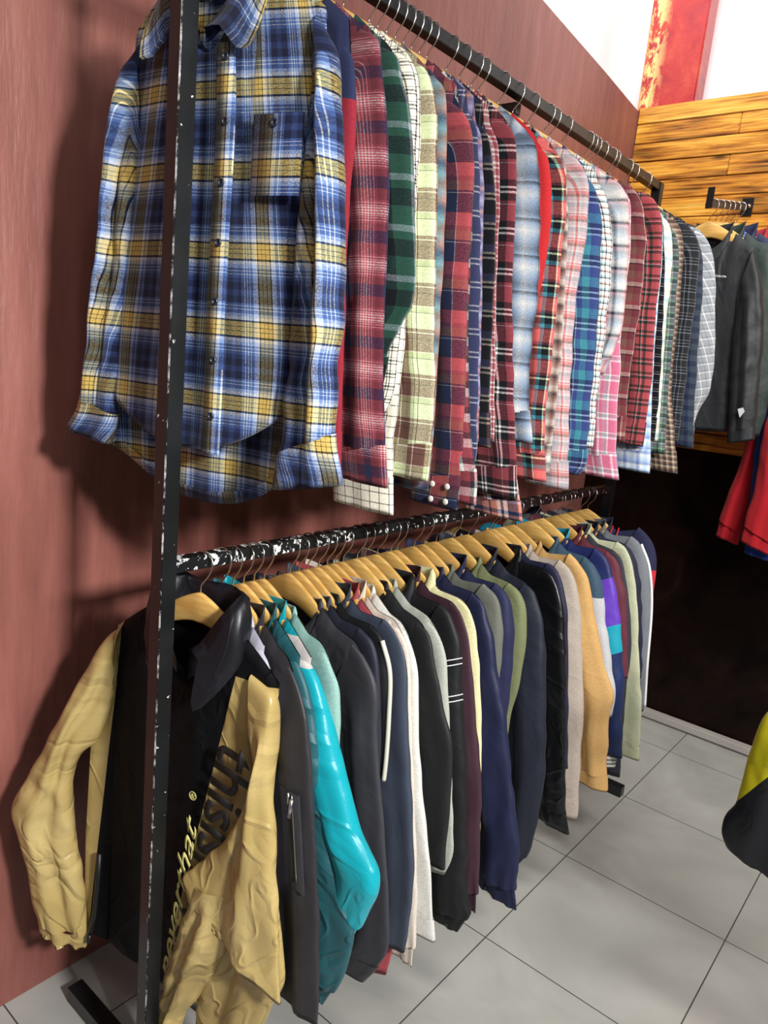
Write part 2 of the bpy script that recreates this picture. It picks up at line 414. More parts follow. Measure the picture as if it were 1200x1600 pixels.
# ------------------------------------------------------------------ garments
def interp(z, zs, vs):
    return np.interp(z, zs, vs)
def waves(seed, n, fx, fz, jit=0.5):
    r = random.Random(seed)
    W = [(fx * (1 + r.uniform(-jit, jit)), fz * r.uniform(-1.2, 1.2), r.uniform(0, 6.28), r.uniform(0.5, 1)) for _ in range(n)]
    s = sum(w[3] for w in W)
    return lambda x, z: sum(a * np.sin(fxx * x + fzz * z + ph) for fxx, fzz, ph, a in W) / s
def resample(pts, n):
    P = np.array(pts, float).reshape(-1, 2)
    # smooth (Catmull-Rom) then even spacing by arc length
    Q = []
    Pp = np.vstack([2 * P[0] - P[1], P, 2 * P[-1] - P[-2]])
    for i in range(1, len(Pp) - 2):
        for t in np.linspace(0, 1, 12, endpoint=False):
            a, b, c, d = Pp[i - 1], Pp[i], Pp[i + 1], Pp[i + 2]
            Q.append(0.5 * ((2 * b) + (c - a) * t + (2 * a - 5 * b + 4 * c - d) * t * t + (3 * b - a - 3 * c + d) * t ** 3))
    Q.append(P[-1]); Q = np.array(Q)
    s = np.r_[0, np.cumsum(np.linalg.norm(np.diff(Q, axis=0), axis=1))]
    t = np.linspace(0, s[-1], n)
    return np.stack([np.interp(t, s, Q[:, 0]), np.interp(t, s, Q[:, 1])], 1), s[-1]

class Garment:
    """hanging garment; local axes: x across the shoulders (+ = aisle side), -y = front, z below the rail top"""
    def __init__(g, name, label, cat, loc, rz, group, mat, seed, thick=0.016, fold=0.004, bend=None):
        g.root = thing(name, label, cat, loc, rz, group)
        g.mat = mat; g.seed = seed; g.th = thick; g.fold = fold; g.bend = bend
    def place(g, P):
        """P[...,3] as (u, w towards the front, z) -> local xyz, with the optional bend of the wall-side half"""
        x = P[..., 0].copy(); y = -P[..., 1].copy(); z = P[..., 2]
        if g.bend:
            ub, ang = g.bend; m = x < ub; d = (x - ub)
            ca, sa = math.cos(ang), math.sin(ang)
            nx = ub + d * ca - y * sa; ny = d * sa + y * ca
            x = np.where(m, nx, x); y = np.where(m, ny, y)
        return np.stack([x, y, z], -1)
    def torso(g, tipz=-0.19, sw=0.222, hemf=-0.84, hemb=-0.90, hcurve=0.07, mid=0.175, hemw=0.195, drop=0.085, nw=0.075, tipl=None, mat=None, ctrlR=None, ctrlL=None, name='torso', M_=44, N_=49, sag=0.006):
        tipl = tipz if tipl is None else tipl
        x = np.linspace(-1, 1, N_)
        fw = waves(g.seed + 1, 5, 40, 3.0); fw2 = waves(g.seed + 2, 5, 24, 7); fw3 = waves(g.seed + 5, 5, 75, 22)
        s = np.linspace(0, 1, M_)
        out = []; UVs = []
        def shoulder(u, side):
            tz = tipz if side else tipl
            t = (np.abs(u) - nw) / (sw - nw)
            zn = -0.119 - sag
            tc = np.clip(t, 0, 1)
            lin_ = zn + (tz + 0.020 - zn) * tc ** 1.1 - 0.020 * np.clip((tc - 0.72) / 0.28, 0, 1) ** 2
            hang = np.array([hang_top(v) for v in u]) + 0.010
            lin_ = np.where((np.abs(u) < 0.196) & (np.abs(u) > (0.096 if sag < 0.01 else 0.135)), np.maximum(lin_, hang), lin_)
            return lin_
        for front in (1, 0):
            X = x if front else x[::-1]
            ut = X * sw
            top = np.where(X > 0, shoulder(ut, 1), shoulder(ut, 0))
            nk = np.abs(ut) < nw
            zneck = -0.119 - sag - (drop if front else 0.012) * np.clip(1 - (np.abs(ut) / nw) ** 2, 0, 1) ** (0.5 if sag > 0 else 1.0)
            top = np.where(nk, zneck, top)
            hem = (hemf if front else hemb) + hcurve * np.abs(X) ** 2.2
            S, XX = np.meshgrid(s, X, indexing='ij')
            Z = hem[None] + (top - hem)[None] * S
            aR = interp(-Z, *(ctrlR or ([0.0, -tipz, -tipz + 0.07, -tipz + 0.2, 0.60, 0.9], [sw, sw, sw - 0.008, mid, mid, hemw])))
            aL = interp(-Z, *(ctrlL or ([0.0, -tipl, -tipl + 0.07, -tipl + 0.2, 0.60, 0.9], [sw, sw, sw - 0.008, mid, mid, hemw])))
            Uc = np.where(XX > 0, XX * aR, XX * aL)
            prof = (1 - np.abs(XX) ** 3.2) ** 0.5
            topf = np.where(np.abs(XX * sw) < nw, 1.0, np.clip(1 - S ** 14, 0.0, 1) ** 0.5)
            b = g.th * (0.75 + 0.35 * (1 - S))
            Wd = np.where(S < 0.999, np.maximum(b * prof * topf, np.where(np.abs(XX * sw) < 0.19, 0.0085, 0.004) * np.clip((1 - np.abs(XX)) * 12, 0.05, 1)), 0.0012)
            near = np.clip((1 - S) * 5, 0, 1)
            amp = g.fold * near * (0.5 + 0.8 * (1 - S)) * np.clip(prof * 1.4, 0, 1)
            disp = amp * (fw(Uc, Z) + 0.7 * fw2(Uc, Z) + 0.35 * fw3(Uc, Z)) * (1 if front else -1)
            neckw = np.where(np.abs(XX * sw) < nw, 1.0, 0.0) * S ** 6 * 0.006
            Wd = (Wd + neckw) * (1 if front else -1) + disp
            Wd = Wd + g.fold * 0.6 * fw2(Uc * 0.7 + 3, Z) * near * 0.5
            P = np.stack([Uc, Wd, Z + 0 * Uc], -1)
            out.append(P)
            dx = np.linalg.norm(np.diff(P, axis=1), axis=2)
            arc = np.concatenate([np.zeros((M_, 1)), np.cumsum(dx, 1)], 1)
            mid_ = arc[:, N_ // 2][:, None]
            U_ = (arc - mid_) * (1 if front else -1)
            UVs.append(np.stack([U_, Z + 0 * Uc], -1))
        P = np.concatenate([out[0], out[1]], 1); UV = np.concatenate([UVs[0], UVs[1]], 1)
        # close the loop
        P = np.concatenate([P, P[:, :1]], 1); UV = np.concatenate([UV, UV[:, -1:] + np.array([0.001, 0])], 1)
        # turned hem
        lip = P[0].copy(); lip[:, 1] *= 0.82; lip[:, 2] += 0.022
        P = np.concatenate([lip[None], P], 0); l2 = UV[:1].copy(); l2[..., 1] += 0.02; UV = np.concatenate([l2, UV], 0)
        g.neck = (nw, -0.119 - sag, drop, sw); g.sag = sag
        me = grid_mesh(name, g.place(P), UV)
        return link(name, me, g.root, mat or g.mat)
    def limb(g, name, outer, inner, mat=None, w0=0.0, w1=0.0, ht=(0.012, 0.022, 0.018), rows=46, cols=30, t0=0.0, t1=1.0, parent=None, grow=0.0, fold=None, gather=0.0, elbow=0.0, seed=0, fx=62, lip=True, uvoff=(0, 0), capo=0.0):
        O, LO = resample(outer, 101); I, LI = resample(inner, 101)
        T = np.linspace(t0, t1, rows); ti = T * 100
        f = lambda A: np.stack([np.interp(ti, range(101), A[:, 0]), np.interp(ti, range(101), A[:, 1])], 1)
        Or, Ir = f(O), f(I)
        mid = (Or + Ir) / 2; h = (Or - Ir) / 2
        hl = np.linalg.norm(h, axis=1); hd = h / hl[:, None]
        hl = hl + grow
        phi = np.linspace(0, 2 * PI, cols + 1)
        # start on the back
        ph = phi - PI / 2
        hts = np.interp(T, [0, 0.25, 1], ht) + grow
        sgn = lambda a, e: np.sign(a) * np.abs(a) ** e
        cu = sgn(np.cos(ph), 0.9); cw = sgn(np.sin(ph), 0.8)
        F1 = waves(g.seed + seed + 11, 5, fx, 5); F2 = waves(g.seed + seed + 12, 6, 26, 34, 0.8); F3 = waves(g.seed + seed + 13, 5, 30, 90, 0.4)
        fo = g.fold if fold is None else fold
        cc = hl[:, None] * cu[None]; tt = np.repeat((T * LO)[:, None], cols + 1, 1)
        d = fo * (0.8 * F1(cc, tt) + 0.8 * F2(cc, tt + 0.05 * cu[None]))
        if elbow: d = d + elbow * np.exp(-((T[:, None] - 0.48) / 0.13) ** 2) * F3(cc, tt)
        if gather:
            g_ = np.clip((T - (t1 - 0.14)) / 0.14, 0, 1)[:, None] ** 1.5
            d = d + gather * g_ * np.sin(ph * 9)[None]
        W = (hts[:, None] * cw[None]) + d * np.where(cw > 0, 1, -1)[None] * np.abs(cw)[None] ** 0.5 + (w0 + (w1 - w0) * T)[:, None]
        fold_ = waves(g.seed + seed + 17, 3, 9, 4.5, 0.6)(cc * 0.5, tt)
        W = W + fo * 1.6 * np.clip(T * 5, 0, 1)[:, None] * np.exp(-((cu[None] - 0.25 - 0.35 * fold_) / 0.22) ** 2) * np.where(cw > 0, 1, -0.6)[None] - fo * 1.2 * np.clip(T * 5, 0, 1)[:, None] * np.exp(-((cu[None] + 0.15 - 0.35 * fold_) / 0.16) ** 2) * np.where(cw > 0, 1, -0.3)[None]
        edge = (fo * 0.9) * F2(tt * 1.7, tt * 0.6) * np.abs(cu)[None]
        U = mid[:, 0][:, None] + hd[:, 0][:, None] * (cc + edge)
        Z = mid[:, 1][:, None] + hd[:, 1][:, None] * (cc + edge)
        P = np.stack([U, W, Z], -1)
        per = np.abs(np.diff(P, axis=1)); ds = np.linalg.norm(per, axis=2); arc = np.concatenate([np.zeros((rows, 1)), np.cumsum(ds, 1)], 1)
        ce = int(round(cols / 4)); arc = (arc - arc[:, ce][:, None]) * np.abs(hd[:, 0])[:, None]
        UV = np.stack([arc + uvoff[0], Z + uvoff[1]], -1)
        if lip:
            l = P[-1].copy(); m_ = l.mean(0); l = m_ + (l - m_) * 0.86; l[:, 2] += 0.014
            P = np.concatenate([P, l[None]], 0); UV = np.concatenate([UV, UV[-1:]], 0)
        if capo:   # close the top of the tube
            l = P[0].copy(); m_ = l.mean(0); l = m_ + (l - m_) * 0.3; l[:, 2] += capo
            P = np.concatenate([l[None], P], 0); UV = np.concatenate([UV[:1], UV], 0)
        me = grid_mesh(name, g.place(P), UV)
        return link(name, me, parent or g.root, mat or g.mat)
    def sleeve(g, outer, side=1, cuff='band', width=(0.150, 0.112), cufflen=0.062, w0=0.0, w1=0.0, mat=None, cuffmat=None, ht=None, inner=None, **kw):
        P = np.array(outer, float).reshape(-1, 2)
        inner_auto = inner is None
        if inner is None:
            zo = -P[:, 1]; ztop = P[0, 1] - 0.19; zend = P[-1, 1] + kw.pop('tilt', 0.004)
            zz = np.linspace(ztop, zend, 7); inn = []
            for i, z in enumerate(zz):
                uo = np.interp(-z, zo, P[:, 0]); w = width[0] + (width[1] - width[0]) * (i / 6)
                inn.append((uo - w, z))
            inner = np.array(inn)
        else: inner = np.array(inner, float).reshape(-1, 2)
        P = np.vstack([[P[0, 0] - 0.034, P[0, 1] + 0.020], P]) if inner_auto else P
        if side < 0: P = P * [-1, 1]; inner = inner * [-1, 1]
        _, L = resample(P, 101); tc = 1 - cufflen / L
        ht = ht or (g.th * 0.8, g.th * 1.35, g.th * 1.05)
        if cuff is None:
            return g.limb('sleeve', P, inner, mat, w0, w1, ht, seed=20 * side, **kw)
        if cuff == 'band':
            s = g.limb('sleeve', P, inner, mat, w0, w1, ht, t1=tc, seed=20 * side, lip=False, gather=0.0016, **kw)
            g.limb('cuff', P, inner, cuffmat or mat, w0, w1, (ht[0], ht[1], ht[2] * 0.92), rows=8, t0=tc - 0.004, t1=1.0, parent=s, grow=0.0018, seed=20 * side, fold=g.fold * 0.4, uvoff=(0.031, 0.043))
        else:   # elastic, gathered
            s = g.limb('sleeve', P, inner, mat, w0, w1, ht, t1=tc, seed=20 * side, lip=False, gather=0.005, **kw)
            g.limb('cuff', P, inner, cuffmat or mat, w0, w1, (ht[0], ht[1], ht[2] * 0.8), rows=10, t0=tc - 0.004, t1=1.0, parent=s, grow=-0.006, seed=20 * side, gather=0.003, fold=g.fold * 0.3)
        return s
    def collar(g, kind='shirt', mat=None, open_=0.3, h=0.036, leaf=0.06, flat=0.018, name='collar', lean=0.0, spread=0.0):
        nw, zn, drop, sw = g.neck
        n = 37; ta = np.linspace(-PI * (1 - open_ * 0.08), PI * (1 - open_ * 0.08), n)   # 0 = back
        wob = waves(g.seed + 31, 4, 3, 1)
        if kind == 'shirt': prof = [(0, 0), (0.001, h * 0.5), (0.003, h), (0.008, h * 1.05), (0.013, h * 0.75), (0.018, h * 0.2), (0.022, -leaf * 0.25), (0.024, -leaf * 0.5)]
        elif kind == 'stand': prof = [(0, 0), (0.002, h * 0.5), (0.004, h * 1.0), (0.006, h * 1.5), (0.009, h * 1.55), (0.009, h * 1.0), (0.009, 0.0), (0.010, -0.006)]
        elif kind == 'hood': prof = [(0, 0), (0.010, h * 0.8), (0.020, h * 1.3), (0.030, h * 0.9), (0.036, -h * 0.2), (0.034, -h * 1.4), (0.026, -h * 2.4), (0.018, -h * 3.0)]
        else: prof = [(0, 0), (0.002, h * 0.25), (0.003, h * 0.5), (0.006, h * 0.5), (0.006, 0.0), (0.006, -0.004)]
        rows = []; uvs = []
        for r, (out, up) in enumerate(prof):
            fr = np.clip((np.abs(ta) - 1.6) / 1.4, 0, 1)
            u = (nw + out * 0.9) * np.sin(ta) * (1 - 0.10 * fr * (kind != 'hood'))
            base = np.where(np.abs(ta) < PI / 2, zn - 0.012 * np.cos(ta) ** 2, zn - drop * np.abs(np.cos(ta)) ** (1.0 if g.sag > 0 else 2.0))
            wmid = -np.cos(ta) * (flat * 0.75 + out * min(1.0, flat / 0.022))
            point = fr * (0.028 if (kind == 'shirt' and up < 0) else 0.0) * (1 if r >= 6 else 0)
            z = base + up * (1 - 0.35 * fr) - point + 0.003 * wob(ta * 1.5, r)
            if kind == 'hood': z = base + up * (0.6 + 0.5 * (1 - fr))
            uu = u + np.sign(ta) * (point * 0.6 + fr * spread * max(0, r - 3) / 4)
            z = z + fr * spread * 0.35 * max(0, r - 3) / 4
            rows.append(np.stack([uu, wmid + lean * fr, z], -1)); uvs.append(np.stack([ta * nw, np.full(n, up) - 0.5 * out], -1))
        P = np.array(rows); UV = np.array(uvs)
        me = grid_mesh(name, g.place(P), UV)
        o = link(name, me, g.root, mat or g.mat)
        return o
    def strip(g, name, pts, r, mat, off=None, parent=None):
        P = np.array([(u, w, z) for u, w, z in pts], float)
        Q = g.place(P)
        return link(name, tube(name, Q.tolist(), r, 6), parent or g.root, mat)

def in_front(g, P3):
    return g.place(np.array(P3, float))

# ------------------------------------------------------------------ shirts on the upper rail
GU = 'checked shirts hanging on the upper rail'; GL = 'jackets hanging on the lower rail'
HU = 'wooden hangers on the upper rail'; HL = 'wooden hangers on the lower rail'
UP = {
'U1':(0.858,5.3,[0.199,-0.224,0.213,-0.265,0.22,-0.328,0.219,-0.41,0.225,-0.561,0.235,-0.71,0.244,-0.854]),
'U2':(0.886,4.6,[0.225,-0.199,0.24,-0.243,0.263,-0.352,0.276,-0.462,0.285,-0.585,0.296,-0.703,0.312,-0.803,0.322,-0.866]),
'U3':(0.926,6.6,[0.225,-0.205,0.24,-0.24,0.263,-0.311,0.284,-0.433,0.298,-0.564,0.282,-0.6,0.26,-0.658,0.249,-0.727]),
'U4':(0.966,4.3,[0.225,-0.201,0.243,-0.24,0.252,-0.302,0.262,-0.446,0.259,-0.577,0.259,-0.661,0.253,-0.726,0.241,-0.76]),
'U4b':(0.992,6.1,[0.208,-0.192,0.225,-0.232,0.237,-0.34,0.243,-0.543,0.243,-0.704,0.24,-0.816,0.253,-0.937]),
'U5':(1.018,5.5,[0.216,-0.195,0.243,-0.251,0.256,-0.335,0.273,-0.487,0.284,-0.591,0.299,-0.698,0.303,-0.797,0.303,-0.868]),
'U6':(1.051,4.2,[0.225,-0.206,0.242,-0.243,0.259,-0.379,0.275,-0.567,0.281,-0.698,0.287,-0.811,0.287,-0.89]),
'U7':(1.121,6.0,[0.225,-0.228,0.249,-0.274,0.262,-0.361,0.272,-0.525,0.284,-0.649,0.297,-0.788,0.305,-0.859,0.301,-0.931]),
'U7b':(1.147,4.1,[0.217,-0.232,0.233,-0.276,0.255,-0.412,0.271,-0.579,0.297,-0.752,0.325,-0.856,0.332,-0.916]),
'U8':(1.173,5.7,[0.215,-0.233,0.231,-0.283,0.261,-0.484,0.282,-0.669,0.297,-0.813,0.294,-0.851]),
'U9':(1.199,4.3,[0.211,-0.233,0.227,-0.283,0.238,-0.345,0.251,-0.458,0.273,-0.645,0.289,-0.803]),
'U10':(1.225,4.4,[0.211,-0.231,0.232,-0.288,0.251,-0.373,0.266,-0.512,0.283,-0.692,0.299,-0.814]),
'U11':(1.251,5.7,[0.206,-0.222,0.224,-0.263,0.239,-0.367,0.252,-0.508,0.273,-0.691,0.286,-0.804]),
'U12':(1.277,7.3,[0.223,-0.208,0.243,-0.255,0.255,-0.36,0.269,-0.503,0.298,-0.688,0.32,-0.814,0.337,-0.916]),
'U12b':(1.303,4.5,[0.214,-0.21,0.23,-0.257,0.243,-0.357,0.257,-0.502,0.287,-0.688,0.311,-0.815,0.348,-0.961]),
'U13':(1.373,4.9,[0.225,-0.208,0.246,-0.27,0.262,-0.367,0.278,-0.492,0.279,-0.582,0.284,-0.686,0.309,-0.807]),
'U14':(1.42,6.5,[0.225,-0.218,0.243,-0.263,0.256,-0.332,0.259,-0.421,0.25,-0.525,0.234,-0.648]),
'U15':(1.47,7.8,[0.225,-0.204,0.249,-0.253,0.259,-0.32,0.264,-0.438,0.271,-0.572,0.275,-0.711,0.284,-0.825,0.3,-0.9]),
'U16':(1.5,6.3,[0.225,-0.211,0.248,-0.289,0.264,-0.408,0.282,-0.625,0.287,-0.738,0.293,-0.883]),
'U17':(1.586,5.6,[0.225,-0.196,0.249,-0.244,0.262,-0.367,0.257,-0.464,0.269,-0.621,0.284,-0.767,0.305,-0.924]),
'U18':(1.654,7.9,[0.225,-0.226,0.252,-0.282,0.266,-0.381,0.284,-0.555,0.295,-0.735,0.304,-0.859,0.291,-0.896]),
'U19':(1.731,4.2,[0.225,-0.226,0.252,-0.299,0.269,-0.416,0.275,-0.55,0.28,-0.673,0.289,-0.831]),
'U20':(1.813,7.4,[0.225,-0.193,0.25,-0.243,0.27,-0.386,0.279,-0.51,0.266,-0.59,0.241,-0.674]),
'U20b':(1.847,5.2,[0.225,-0.199,0.245,-0.245,0.259,-0.352,0.267,-0.508,0.284,-0.668,0.303,-0.832,0.322,-0.914]),
'U21':(1.914,4.6,[0.225,-0.185,0.257,-0.251,0.272,-0.342,0.28,-0.469,0.282,-0.633,0.295,-0.818]),
'U22':(2.05,4.5,[0.225,-0.179,0.251,-0.234,0.268,-0.353,0.275,-0.488,0.294,-0.66,0.299,-0.835]),
'U29':(2.076,5.2,[0.216,-0.184,0.243,-0.234,0.259,-0.348,0.268,-0.485,0.287,-0.66,0.32,-0.91]),
'U23':(2.102,7.3,[0.217,-0.19,0.243,-0.275,0.263,-0.395,0.294,-0.658,0.305,-0.821]),
'U24':(2.15,4.7,[0.225,-0.208,0.248,-0.26,0.262,-0.355,0.273,-0.513,0.288,-0.657,0.303,-0.822]),
'U25':(2.213,6.3,[0.225,-0.225,0.249,-0.283,0.266,-0.435,0.285,-0.655,0.305,-0.862]),
'U30':(2.239,6.6,[0.224,-0.198,0.249,-0.261,0.267,-0.431,0.283,-0.654,0.342,-0.917]),
'U26':(2.339,5.5,[0.225,-0.189,0.261,-0.25,0.274,-0.346,0.284,-0.534,0.295,-0.728,0.296,-0.828]),
'U27':(2.391,6.2,[0.225,-0.197,0.26,-0.272,0.281,-0.414,0.296,-0.568,0.329,-0.845]),
'U28':(2.5,4.3,[0.225,-0.188,0.263,-0.262,0.297,-0.441,0.322,-0.641,0.295,-0.737,0.295,-0.853]),
}
LO = {
'L0b':(0.848,-3.2,[0.135,-0.144,0.162,-0.183,0.178,-0.287,0.192,-0.472,0.196,-0.603]),
'L1':(0.874,-2.5,[0.186,-0.17,0.224,-0.222,0.249,-0.303,0.271,-0.417,0.293,-0.533,0.312,-0.653,0.325,-0.808]),
'L2':(0.9,-0.1,[0.167,-0.173,0.199,-0.219,0.234,-0.298,0.261,-0.4,0.296,-0.499,0.343,-0.59,0.356,-0.635,0.339,-0.728,0.307,-0.808]),
'L3':(0.926,-1.4,[0.174,-0.177,0.206,-0.209,0.265,-0.317,0.311,-0.41,0.354,-0.464,0.383,-0.491,0.383,-0.537,0.363,-0.602,0.343,-0.662]),
'L4':(0.952,-1.9,[0.195,-0.161,0.225,-0.203,0.238,-0.261,0.249,-0.36,0.268,-0.537]),
'L5':(1.021,-0.6,[0.225,-0.172,0.258,-0.219,0.271,-0.312,0.298,-0.434,0.324,-0.559,0.351,-0.713,0.331,-0.785,0.3,-0.841]),
'L6':(1.047,-1.2,[0.219,-0.148,0.244,-0.211,0.26,-0.325,0.281,-0.523]),
'L7':(1.073,-2.0,[0.224,-0.145,0.251,-0.202,0.26,-0.293,0.264,-0.373,0.264,-0.425]),
'L8':(1.105,0.5,[0.225,-0.142,0.256,-0.195,0.28,-0.341,0.317,-0.537,0.331,-0.676,0.331,-0.814]),
'L8b':(1.131,-0.0,[0.209,-0.166,0.236,-0.219,0.259,-0.358,0.29,-0.562,0.296,-0.711,0.28,-0.915]),
'L9':(1.157,-2.3,[0.207,-0.157,0.235,-0.21,0.261,-0.363,0.297,-0.565,0.325,-0.747,0.334,-0.875]),
'L10':(1.183,-0.6,[0.201,-0.174,0.232,-0.234,0.257,-0.377,0.287,-0.511,0.322,-0.645,0.358,-0.81]),
'L11':(1.229,-0.9,[0.225,-0.177,0.258,-0.259,0.286,-0.336,0.312,-0.391,0.321,-0.469,0.326,-0.588,0.333,-0.677]),
'L12':(1.255,0.9,[0.217,-0.173,0.249,-0.221,0.264,-0.296,0.296,-0.465,0.327,-0.652,0.315,-0.717]),
'L13':(1.3,0.1,[0.225,-0.15,0.257,-0.207,0.278,-0.334,0.309,-0.482,0.328,-0.624,0.351,-0.774,0.37,-0.812,0.347,-0.874]),
'L14':(1.35,-2.1,[0.225,-0.152,0.257,-0.217,0.288,-0.343,0.33,-0.512,0.351,-0.678,0.369,-0.831]),
'L15':(1.376,1.4,[0.22,-0.154,0.249,-0.214,0.272,-0.331,0.29,-0.435,0.32,-0.668]),
'L16':(1.443,-2.9,[0.225,-0.147,0.256,-0.208,0.282,-0.287,0.325,-0.404,0.364,-0.548,0.403,-0.693,0.41,-0.774,0.426,-0.841]),
'L17':(1.484,-1.4,[0.225,-0.133,0.247,-0.174,0.258,-0.234,0.265,-0.329,0.29,-0.554]),
'L18':(1.537,0.3,[0.225,-0.144,0.248,-0.195,0.267,-0.33,0.271,-0.465,0.284,-0.581]),
'L19':(1.612,-2.7,[0.225,-0.156,0.251,-0.202,0.261,-0.315,0.252,-0.44,0.245,-0.533]),
'L20':(1.689,-1.1,[0.225,-0.172,0.264,-0.256,0.3,-0.448,0.325,-0.62,0.329,-0.731,0.322,-0.87,0.294,-0.935]),
'L21':(1.798,-3.3,[0.225,-0.146,0.264,-0.216,0.299,-0.386,0.328,-0.562,0.36,-0.758,0.384,-0.832]),
'L22':(1.824,-0.2,[0.217,-0.137,0.252,-0.209,0.274,-0.313,0.332,-0.673]),
'L23':(1.876,0.3,[0.225,-0.134,0.26,-0.195,0.288,-0.322,0.321,-0.502,0.341,-0.691,0.357,-0.85]),
'L24':(1.938,-0.6,[0.225,-0.125,0.261,-0.176,0.303,-0.293,0.344,-0.394,0.38,-0.468,0.384,-0.574,0.41,-0.754]),
'L25':(2.046,0.9,[0.225,-0.152,0.259,-0.213,0.277,-0.287,0.321,-0.434,0.346,-0.517,0.346,-0.589]),
'L26':(2.124,-1.9,[0.225,-0.133,0.258,-0.184,0.297,-0.294,0.344,-0.495,0.351,-0.565,0.378,-0.731]),
'L27':(2.214,-0.0,[0.225,-0.158,0.259,-0.232,0.284,-0.32,0.322,-0.522]),
'L28':(2.26,-0.5,[0.225,-0.164,0.268,-0.291,0.303,-0.453,0.308,-0.583,0.336,-0.879]),
'L29':(2.286,-0.6,[0.225,-0.136,0.258,-0.192,0.291,-0.311,0.337,-0.536,0.357,-0.617,0.379,-0.807]),
'L30':(2.342,-1.2,[0.225,-0.148,0.257,-0.211,0.289,-0.344,0.327,-0.555]),
'L31':(2.4,0.7,[0.225,-0.131,0.265,-0.205,0.294,-0.335,0.313,-0.533,0.331,-0.694]),
'L32':(2.457,1.2,[0.225,-0.107,0.262,-0.17,0.27,-0.218,0.281,-0.374,0.291,-0.534]),
}
